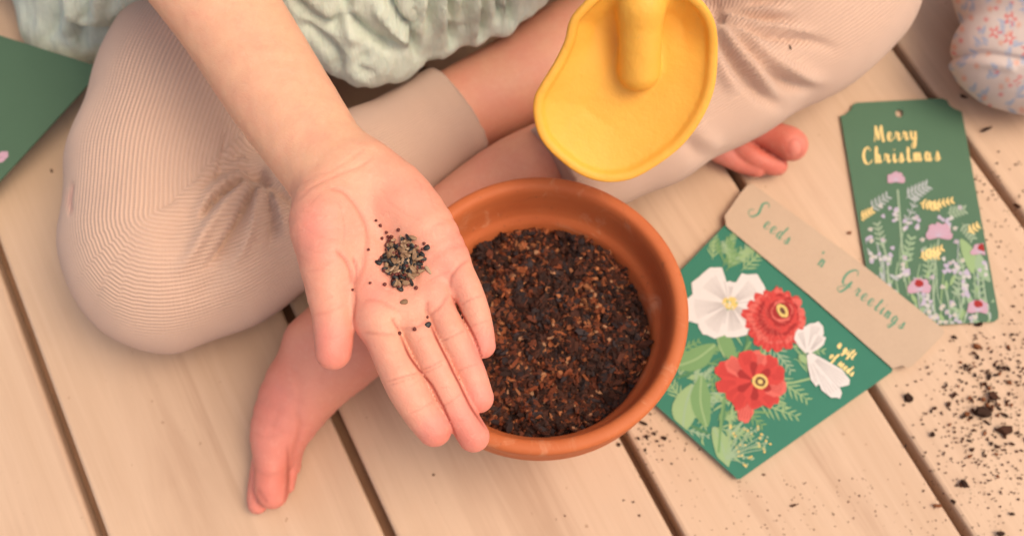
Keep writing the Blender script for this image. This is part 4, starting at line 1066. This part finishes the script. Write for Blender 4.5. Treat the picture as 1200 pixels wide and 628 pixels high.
for j in range(14): pk.ell((856 + rng.normal() * 4, 355 + rng.normal() * 3.4), 1.2, 1.2, 0, I_['leaf' if j % 2 else 'white'], 6)
def zinnia(c, R, tilt=.85, a0=0, cc=None, rot=.5):
    for ring, (r, n_, m) in enumerate([(1.0, 17, 'red'), (.90, 15, 'rose'), (.78, 14, 'red'), (.64, 12, 'darkred'), (.56, 12, 'red'), (.42, 9, 'darkred'), (.34, 8, 'rose')]):
        for i in range(n_):
            a = a0 + ring * .21 + 2 * math.pi * i / n_
            rr_ = R * r * rng.uniform(.9, 1.08); pk.petal((c[0] + ((cc or c)[0] - c[0]) * ring / 6.5, c[1] + ((cc or c)[1] - c[1]) * ring / 6.5), a, rr_ * .3, rr_, R * .36, I_[m], .1)
            for o_ in (-.10, .0, .10): pk.stroke([(c[0] + rr_ * .62 * math.cos(a + o_), c[1] + rr_ * .62 * math.sin(a + o_)), (c[0] + rr_ * .93 * math.cos(a + o_), c[1] + rr_ * .93 * math.sin(a + o_))], .5, I_['darkred' if o_ else 'rose'])
    cc = cc or c
    pk.ell(cc, R * .32, R * .28, 0, I_['darkred'], 12, .1)
    pk.ell(cc, R * .26, R * .17, rot, I_['brown'], 14, .05); pk.ell(cc, R * .24, R * .15, rot, I_['yellow'], 14, .08); pk.ell(cc, R * .13, R * .075, rot, I_['brown'], 12, .1)
zinnia((908, 374), 37, cc=(917, 364), rot=1.0)
# second red flower: looser petals
for a, r, w, m in [(-2.75, 44, 22, 'red'), (-2.4, 38, 20, 'rose'), (2.95, 42, 18, 'red'), (2.5, 36, 20, 'red'), (1.75, 50, 20, 'rose'), (1.35, 34, 20, 'red'), (.75, 40, 24, 'red'), (.25, 42, 26, 'rose'), (-.25, 42, 24, 'red'), (-.75, 40, 24, 'red'), (-1.25, 36, 24, 'rose'), (-1.75, 36, 24, 'red'), (2.1, 38, 18, 'red')]:
    pk.petal((880, 446), a, 2, r, w, I_[m], .1)
    for o_ in (-.2, -.1, 0, .1, .2): pk.stroke([(880 + r * .4 * math.cos(a + o_), 446 + r * .4 * math.sin(a + o_)), (880 + r * .9 * math.cos(a + o_ * .8), 446 + r * .9 * math.sin(a + o_ * .8))], .6, I_['darkred'])
for i in range(12): pk.petal((884, 446), i * .52, 4, 22, 10, I_['darkred' if i % 2 else 'red'], .1)
pk.ell((891, 447), 9.5, 8.5, .5, I_['yellow'], 14, .06); pk.ell((891, 447), 6.4, 5.6, .5, I_['brown'], 12, .08); pk.ell((891, 447), 3.2, 2.8, .5, I_['yellow'], 10)
# white drooping cosmos at the right of the packet
wc = (947, 414)
for a, r, w in [(-1.9, 30, 20), (-1.3, 38, 24), (-.9, 28, 16), (1.2, 40, 16), (.98, 62, 20), (.68, 60, 22)]:
    pk.petal(wc, a, 1, r, w, I_['white'], .12)
    for o_ in (-.16, -.08, 0, .08, .16):
        pk.stroke([(wc[0] + r * .2 * math.cos(a + o_), wc[1] + r * .2 * math.sin(a + o_)), (wc[0] + r * .88 * math.cos(a + o_ * .9), wc[1] + r * .88 * math.sin(a + o_ * .9))], .9, I_['offwhite'])
pk.ell((941, 420), 6, 4.5, .8, I_['leaf2'], 10, .1)
pk.build('printed_flowers', packet)
# gold small lettering on the packet: "a gift of seeds"
ZB = ZP + .0012
def bandmap(x, y, h): return W(x, y, ZB + h)
pw = Print(packmap, PCL); ud = np.array([.765, .645]); un = np.array([-.60, .80])
GSC = (ud, un)
pw.dx = -.5; pw.dn = .8
write(pw, 'a gift', 981, 406, ud, un, 5.4, 1.6, GOLD, spread=1.15)
write(pw, 'of seeds', 972, 419, ud, un, 5.4, 1.6, GOLD, spread=1.15)
pw.build('small_lettering', packet)
BAND = [(850, 258), (849, 253), (868, 226), (876, 217), (882, 215.5), (1002, 303), (1104, 384), (1107, 389), (1104, 394), (1070, 428), (1064, 431), (1058, 428), (1053, 429.5), (1046, 431.5), (950, 347), (853, 267), (851, 265)]
band = slab('paper_band', BAND, bandmap, .0009, paper('kraft', (.50, .365, .265), .85, .12, 700), packet)
band['label'] = 'kraft paper band with green script lettering'
bl_ = Print(bandmap, None); bl_.dx = -.5; bl_.dn = .85
ud2 = np.array([228, 170.]); ud2 /= np.linalg.norm(ud2); un2 = np.array([-ud2[1], ud2[0]]); un2 = un2 * .95
write(bl_, "S", 878, 252, ud2, un2 , 14, 2.1, INK['script'], sl=.1)
write(bl_, "eeds", 894, 266, ud2, un2, 9.5, 1.7, INK['script'], spread=1.35)
write(bl_, "'n", 955, 308, ud2, un2, 10, 1.7, INK['script'], spread=1.1)
write(bl_, "G", 984, 330, ud2, un2, 13, 2.1, INK['script'])
write(bl_, "reetings", 1000, 344, ud2, un2, 9.5, 1.7, INK['script'], spread=1.42)
bl_.build('lettering', band)

# ================================================================ GREEN CARD (left edge, tilted against the blouse hem)
A = W(121, 80, .040); Bp = W(-118, 341, .006); D = W(-95, 12, .050); Cc = Bp + D - A
eu = (D - A); ev = (Bp - A); nrm = np.cross(eu, ev); nrm /= np.linalg.norm(nrm)
if nrm[2] < 0: nrm = -nrm
def cardmap(x, y, h): return A + eu * x + ev * y + nrm * h
card = slab('greeting_card', [(0, 0), (1, 0), (1, 1), (0, 1)], cardmap, .0011, paper('card_green', (.062, .125, .076), .7, .10))
tag(card, 'plain dark green card at the left edge leaning on the blouse beside the knee', 'card')
gp = Print(cardmap, None)
for i in range(7): gp.petal((.085, .43), i * .9, .002, .028, .022, INK['pink'])
for i in range(5): gp.petal((.12, .46), i * 1.25, .002, .024, .02, INK['white'])
gp.stroke([(.10, .45), (.2, .55), (.32, .66)], .006, INK['palegreen']); gp.build('printed_flowers', card)

# ================================================================ FLORAL FABRIC BUNDLE (upper right)
FCn = W(1222, 22, .046)
def sdf_pouch(p):
    m = mpp(22, .046)
    up_ = sd_ell(p, W(1228, -20, .050), (108 * m, 120 * m, .050)); lo_ = sd_ell(p, W(1220, 62, .040), (104 * m, 70 * m, .040))
    d = smin(up_, lo_, .004)
    d = smin(d, sd_ell(p, W(1330, -40, .045), (120 * m, 110 * m, .045)), .02)
    return np.maximum(d, .0010 - p[:, 2])
m_ = mpp(22, .046)
Vq, Fq = polygonise(sdf_pouch, FCn - [.09, .10, .06], FCn + [.15, .15, .07], .0013)
Nq = vnormals(Vq, Fq); Pq = PX(Vq)
disp = .0012 * vnoise(Vq, 22, 31, 2)
dq, tq = pl_dist(Pq, smooth_curve([np.array(q) for q in [(1108, 72), (1122, 66), (1150, 63), (1185, 68), (1230, 78)]], 6)); disp -= .0020 * np.exp(-(dq / 3.5) ** 2)
dq2, _ = pl_dist(Pq, smooth_curve([np.array(q) for q in [(1108, 80), (1122, 76), (1150, 74), (1185, 79)]], 6)); disp += .0016 * np.exp(-(dq2 / 6) ** 2)
Vq = Vq + Nq * disp[:, None]; Vq[:, 2] = np.maximum(Vq[:, 2], .0008)
colq = np.tile(np.array([[.66, .56, .52]]), (len(Vq), 1))
def dab(mask, c): colq[:] = colq * (1 - mask[:, None] * .85) + np.array(c) * mask[:, None] * .85
r2 = np.random.default_rng(5)
cand = np.array([[x, y] for x in range(1105, 1400, 13) for y in range(-170, 150, 13)], float) + r2.uniform(-5, 5, (23 * 25, 2))
for i, c in enumerate(cand):
    d = Pq - c; a = r2.uniform(0, 3.14); u = d @ [math.cos(a), math.sin(a)]; v = d @ [-math.sin(a), math.cos(a)]
    near = (np.abs(d).max(1) < 14)
    if not near.any(): continue
    kq = i % 4
    if kq in (0, 1):
        L_ = r2.uniform(4, 7); mk = np.clip(1.4 - np.sqrt((u / L_) ** 2 + (v / 1.9) ** 2), 0, 1) * near; dab(np.clip(mk * 1.6, 0, 1), (.33, .42, .58))
        mk = np.clip(1.4 - np.sqrt(((u - 3) / 3.4) ** 2 + ((v - 4) / 1.6) ** 2), 0, 1) * near; dab(np.clip(mk * 1.4, 0, 1), (.38, .45, .58))
    elif kq == 2: dab(np.clip(1.5 - np.hypot(u / 3.2, v / 2.8), 0, 1) * near, (.72, .36, .27))
    elif i % 8 == 3: dab(np.clip(1.5 - np.hypot(u / 2.4, v / 2.4), 0, 1) * near, (.70, .20, .20))
for c, R_ in [((1166, 38), 9), ((1184, 22), 9), ((1183, 45), 9), ((1205, 60), 10), ((1191, 97), 5), ((1168, 84), 4), ((1150, -20), 9), ((1220, 10), 9), ((1240, 80), 8), ((1215, -60), 10)]:
    d = Pq - np.array(c); rr_ = np.linalg.norm(d, axis=1); th_ = np.arctan2(d[:, 1], d[:, 0]); lob = R_ * (.72 + .30 * np.cos(5 * th_))
    mk = np.clip((lob - rr_) / 1.5, 0, 1) * np.clip((rr_ - R_ * .22) / 1.0, 0, 1); dab(mk, (.70, .17, .17))
k = NT('floral_cotton'); n = k.noise(1500, 2, .6, k.obj()); k.col(k.mix(k.math('MULTIPLY', n, .12), k.attr('col').outputs['Color'], (.4, .33, .3))); k.set(Roughness=.9)
k.b.inputs['Specular IOR Level'].default_value = .1; k.l(k.bump(n, .0003, .6, k.bump(k.noise(60, 4, .5, k.obj()), .002, .5)), k.b.inputs['Normal'])
pouch = mesh_obj('fabric_bundle', Vq, Fq, k.m); cattr(pouch, 'col', colq)
tag(pouch, 'white cotton fabric bundle printed with small red and blue flowers', 'fabric bundle')

# ================================================================ SEEDS IN THE PALM
bvh = BVHTree.FromPolygons([tuple(v) for v in Va], [tuple(int(i) for i in f) for f in Fa])
def palm(x, y):
    h = bvh.ray_cast(Vector((x, y, .6)), Vector((0, 0, -1)));  return (h[0].z, h[1]) if h[0] is not None else (None, None)
def seed_mesh(name, L_, W_, T_, mat, n=10, m=6, pinch=1.0, curve=0.0, seed=0):
    r = np.random.default_rng(seed); V, Fc = [], []
    for i in range(m + 1):
        t = math.pi * i / m
        for j in range(n):
            a = 2 * math.pi * j / n; s_ = math.sin(t) ** pinch
            x = -math.cos(t) * L_ / 2; k_ = 1 + r.uniform(-.07, .07)
            V.append((x, W_ / 2 * s_ * math.cos(a) * k_ * (1 + .25 * math.cos(t)), T_ / 2 * s_ * math.sin(a) * k_ + curve * (x / L_) ** 2 * L_))
    for i in range(m):
        for j in range(n):
            a, b = i * n + j, i * n + (j + 1) % n; Fc.append((a, b, b + n, a + n))
    me = bpy.data.meshes.new(name); me.from_pydata(V, [], Fc); me.materials.append(mat); me.polygons.foreach_set('use_smooth', [True] * len(me.polygons)); me.update(); return me
S_TAN = [simple('seed_tan_a', (.30, .18, .105), .6, .35, 1500, .3, .0002), simple('seed_tan_b', (.24, .135, .075), .6, .35, 1500, .3, .0002), simple('seed_tan_c', (.42, .275, .175), .6, .3, 1500, .3, .0002)]
S_BLK = simple('seed_black', (.013, .012, .012), .5, .4, 1500, .5, .0002); S_RED = simple('seed_red_brown', (.13, .025, .018), .45, .4, 1500, .4, .0001)
KIND = {'tan': [seed_mesh('seed', (.0038 * a), .0020 * b, .0010, S_TAN[i % 3], pinch=.8, curve=.1 * (i % 3 - 1), seed=i) for i, (a, b) in enumerate([(1, 1), (.9, 1.15), (1.15, .8), (.85, .95), (1.05, 1.2)])],
        'black': [seed_mesh('seed', (.0033 * a), .0020 * b, .0012, S_BLK, pinch=.75, curve=.15 * (i % 3 - 1), seed=i + 9) for i, (a, b) in enumerate([(1, 1), (.9, 1.2), (1.15, .8), (.8, 1)])],
        'red': [seed_mesh('seed', (.0015 * a), .0014 * a, .0013 * a, S_RED, seed=i + 20) for i, a in enumerate([1, .85, 1.15])]}
def put_seed(kind, px, py, lift, label, group, tilt=.3, grav=True):
    p = W(px, py, .195); z, nn_ = palm(p[0], p[1])
    if z is None: return
    for _ in range(3):
        p = W(px, py, z); z2, n2_ = palm(p[0], p[1])
        if z2 is not None: z, nn_ = z2, n2_
    o = bpy.data.objects.new('seed', KIND[kind][int(rng.integers(len(KIND[kind])))]); COL.objects.link(o)
    th = {'tan': .00045, 'black': .0006, 'red': .00055}[kind]
    o.location = (p[0], p[1], z + th + lift); o.rotation_euler = (rng.normal() * tilt, rng.normal() * tilt, rng.uniform(0, 6.28))
    tag(o, label, 'seed', group); return o
def in_pile(x, y):
    return ((x - 471) / 29) ** 2 + ((y - 309) / (36 if y < 309 else 38)) ** 2
LB = {'tan': ('tan flat seed lying in the seed pile on the open palm', 'tan seeds in the pile on the palm'),
      'black': ('black seed lying in the seed pile on the open palm', 'black seeds in the pile on the palm'),
      'red': ('tiny round red-brown seed in the seed pile on the open palm', 'red-brown seeds in the pile on the palm')}
placed = 0
for kind, num in (('red', 112), ('black', 80), ('tan', 80)):
    c = 0
    while c < num:
        x, y = rng.normal(471, 14), rng.normal(309, 17); q = in_pile(x, y)
        if q > 1 or (q > .55 and rng.uniform() < .35): continue
        if kind == 'tan' and q > .62 and rng.uniform() < .6: continue
        lift = max(0, (1 - q)) * rng.uniform(0, .0030) + (.0006 if kind == 'tan' else 0)
        put_seed(kind, x, y, lift, *LB[kind], tilt=.45 if q < .7 else .15); c += 1
stray = [('red', 441, 259, 'tiny red-brown seed highest above the seed pile on the palm'), ('red', 446, 265, 'tiny red-brown seed second from the top above the seed pile'), ('red', 453, 273, 'tiny red-brown seed above the pile, upper one of a close pair'),
         ('red', 455, 278, 'tiny red-brown seed just above the pile, lower one of a close pair'), ('red', 467, 270, 'red-brown seed alone at the upper right top of the pile'), ('red', 448, 280, 'tiny red-brown seed touching the upper left of the pile'),
         ('red', 432, 293, 'red-brown seed lying in the palm crease left of the pile'), ('red', 434, 332, 'tiny dark seed left of the bottom of the seed pile'), ('red', 413.5, 340, 'tiny dark seed beside the base of the thumb'),
         ('red', 497, 286, 'tiny red-brown seed at the upper right edge of the pile'), ('black', 500, 291, 'black seed lying apart at the right edge of the pile'), ('tan', 473.5, 354, 'tan seed lying apart below the seed pile'), ('tan', 502, 317, 'small tan seed apart at the lower right of the pile'),
         ('red', 468.5, 391, 'dark seed caught between the index and middle finger'), ('red', 501, 372, 'dark seed caught at the top of the gap between middle and ring finger'), ('black', 502, 381, 'black seed stuck in the gap between middle and ring finger'), ('red', 486, 386, 'tiny seed at the base of the middle finger')]
for kd, x, y, lb in stray: put_seed(kd, x, y, 0, lb, None, .15)

# ================================================================ SOIL CRUMBS ON THE DECK
CR_M = [simple('crumb_dark', (.042, .020, .013), .85, .4, 1500, .2), simple('crumb_brown', (.07, .028, .016), .85, .4, 1500, .2), simple('crumb_bark', (.20, .07, .030), .85, .4, 1500, .2)]
def crumb_obj(px, py, size, asp, a, label, group=None, mi=0, z=0.0):
    b, f = chip(1); b = b / max(b[:, 0].max() - b[:, 0].min(), 1e-6)
    s = size * .86 * mpp(py, z); b[:, 0] *= s; b[:, 1] *= s * asp; b[:, 2] *= s * min(.7, asp * .8)
    b += rng.normal(size=b.shape) * s * .05
    b[:, 2] -= b[:, 2].min()
    me = bpy.data.meshes.new('soil_crumb'); me.from_pydata([tuple(v) for v in b], [], f); me.materials.append(CR_M[mi]); me.update()
    o = bpy.data.objects.new('soil_crumb', me); COL.objects.link(o); p = W(px, py, z); o.location = (p[0], p[1], z - .0002); o.rotation_euler = (0, 0, -a)
    tag(o, label, 'soil crumb', group); return o
SPEC = [(1155, 153, 18, .32, -.35, 'long black bark splinter on the deck beside the gift tag', 0), (1129, 114, 12, .55, .3, 'dark bark crumb under the edge of the floral fabric bundle', 0),
        (1191, 242, 10, .8, .6, 'pale grey crumb lying in the board gap right of the gift tag', 1), (1147, 342.0 + 39, 9, .8, 0, 'dark crumb at the bottom edge of the gift tag', 0), (1144, 406, 11, .9, .3, 'reddish bark crumb right of the kraft band end', 2),
        (1064, 466, 13, .8, 1.2, 'large dark crumb just below the end of the kraft band', 0), (1150, 485, 22, .8, .5, 'largest dark clump in the soil scatter at the right', 0), (1176, 505, 20, .7, .3, 'reddish-brown clump beside the largest dark clump', 1), (1162, 466, 15, .8, 1.0, 'brown clump just above the largest dark clump', 1),
        (1129, 567, 12, .9, 1.0, 'lone dark crumb below the soil scatter', 0), (1097, 593, 13, .6, .1, 'flat light brown bark flake next to the board gap', 2), (1172, 626, 12, .7, .2, 'dark crumb cut by the bottom edge at the right', 0), (1186, 602, 8, .8, 0, 'dark crumb near the lower right corner', 0),
        (754, 496, 13, .45, .5, 'elongated dark crumb between the pot and the seed packet', 0), (778, 513, 9, .8, 0, 'round dark crumb beside the lower edge of the packet', 0), (725, 521, 7, .9, 0, 'round dark crumb left of the board gap under the pot', 0), (757, 512, 8, .7, .8, 'dark crumb in the middle of the small scatter by the pot', 0), (766, 508, 7, .7, .2, 'small dark crumb between two bigger ones near the pot', 0),
        (995, 273, 6, .8, 0, 'brown speck on the deck between kraft band and gift tag', 2), (61, 201, 6, .7, .9, 'small brown speck on the deck by the left knee edge', 1), (508, 556, 4, .9, 0, 'tiny dark speck on the board below the fingers', 1),
        (930, 592, 12, .5, -.3, 'thin dark crumb on the deck below the packet corner', 1), (1186, 392, 6, .7, 0, 'small dark crumb at the right edge near the gift tag', 0), (731, 586, 4, .8, 0, 'lower speck of three below the pot', 1), (742, 588, 4, .8, 0, 'right speck of three below the pot', 1), (662, 604, 4, .9, 0, 'lone speck near the bottom centre of the deck', 1), (749, 604, 4, .8, 0, 'small speck near the bottom beside the board gap', 1),
        (895, 556, 5, .8, 0, 'tiny crumb right of the lower packet corner', 1), (1170, 178, 4, .8, 0, 'tiny crumb below the long black splinter', 1)]
for (x, y, s_, a_, r_, lb, mi) in SPEC: crumb_obj(x, y, s_, a_, r_, lb, None, mi)
# on the trousers
def crumb_on(px, py, size, lb):
    T = BVHTree.FromPolygons([tuple(v) for v in Vp[::1]], [tuple(int(i) for i in f) for f in Fp]); d = W(px, py, 0) - np.array([0, 0, CH])
    h = T.ray_cast(Vector((0, 0, CH)), Vector(d)); z = h[0].z if h[0] is not None else .08
    o = crumb_obj(px, py, size, .4, 1.2, lb, None, 0, z + .0002)
crumb_on(926, 56, 8, 'small black crumb stuck on the knit trouser knee at the right')
G1 = 'dark soil crumbs scattered on the deck at the right'
cnt = 0
while cnt < 105:
    x, y = rng.normal(1158, 32), rng.normal(478, 42)
    if x > 1205 or y < 388 or x < 1060: continue
    crumb_obj(x, y, rng.uniform(3.5, 8.5), rng.uniform(.5, .95), rng.uniform(0, 3), 'small dark crumb in the soil scatter on the deck at the right', G1, int(rng.choice([0, 0, 1, 1, 2]))); cnt += 1
G2 = 'dark soil crumbs between the pot and the packet'
for x, y in [(751, 505), (760, 520), (770, 517), (748, 514), (763, 502), (773, 522), (756, 527), (787, 543), (762, 485)]: crumb_obj(x, y, rng.uniform(3, 6), .8, rng.uniform(0, 3), 'small dark crumb on the deck between the pot and the packet', G2, 0)
# fine grains: stuff
V, Fc = [], []; off = 0
def grain(x, y, s_):
    global off
    b, f = chip(1); b = b / max(b[:, 0].max() - b[:, 0].min(), 1e-6); s = s_ * mpp(y, 0); b = b * s; b[:, 2] *= .5; b[:, 2] -= b[:, 2].min(); b = b @ np.array(Matrix.Rotation(rng.uniform(0, 6), 3, 'Z'))
    p = W(x, y, 0); V.append(b + [p[0], p[1], -.0002]); Fc.extend([tuple(q + off for q in ff) for ff in f]); off += 12
for i in range(700):
    x, y = rng.normal(1165, 45), rng.normal(480, 60)
    if 1050 < x < 1260 and 388 < y < 680: grain(x, y, rng.uniform(1.0, 3.4))
for i in range(150): grain(rng.uniform(1130, 1205), rng.uniform(190, 380), rng.uniform(.9, 2.8))
for i in range(200): grain(rng.uniform(860, 1200), rng.uniform(560, 640), rng.uniform(.9, 2.4))
for i in range(80): grain(rng.normal(765, 26), rng.normal(520, 22), rng.uniform(.9, 2.4))
for i in range(60): grain(rng.uniform(640, 860), rng.uniform(560, 635), rng.uniform(.8, 2))
gr = mesh_obj('soil_dust', np.concatenate(V), Fc, CR_M[1], smooth=False)
tag(gr, 'fine dark soil grains dusted over the deck boards at the right', 'soil', kind='stuff')

# ================================================================ CAMERA, LIGHT, WORLD
cam = bpy.data.cameras.new('camera'); co = bpy.data.objects.new('camera', cam); COL.objects.link(co)
co.location = (0, 0, CH); co.rotation_euler = (TH, 0, 0)
cam.sensor_width = 36; cam.lens = 36 * F / 1200; cam.clip_start = .01; cam.clip_end = 500
cam.dof.use_dof = True; cam.dof.focus_distance = float(np.linalg.norm(W(470, 330, .19) - [0, 0, CH]) * .985); cam.dof.aperture_fstop = 9.5
scene.camera = co
EL, AZ = math.radians(64), math.radians(112)   # soft sun from the right, slightly in front
w = bpy.data.worlds.new('World'); scene.world = w; w.use_nodes = True; nt = w.node_tree
sky = nt.nodes.new('ShaderNodeTexSky'); sky.sky_type = 'NISHITA'; sky.sun_disc = False; sky.sun_elevation = EL; sky.sun_rotation = AZ
sky.dust_density = 4; sky.air_density = .7; sky.ozone_density = 0.5
nt.links.new(sky.outputs[0], nt.nodes['Background'].inputs[0]); nt.nodes['Background'].inputs[1].default_value = .15
sl_ = bpy.data.lights.new('sun', 'SUN'); sl_.energy = .80; sl_.angle = math.radians(32); sl_.color = (1, .98, .955)
so = bpy.data.objects.new('sun', sl_); COL.objects.link(so)
dvec = Vector((math.sin(AZ) * math.cos(EL), math.cos(AZ) * math.cos(EL), math.sin(EL)))
so.rotation_euler = dvec.to_track_quat('Z', 'Y').to_euler()
vs = scene.view_settings; vs.view_transform = 'Standard'; vs.look = 'None'; vs.gamma = 1; vs.exposure = .58
vs.use_curve_mapping = False
vs.use_white_balance = True; vs.white_balance_temperature = 7900; vs.white_balance_tint = 9
scene.cycles.use_denoising = True
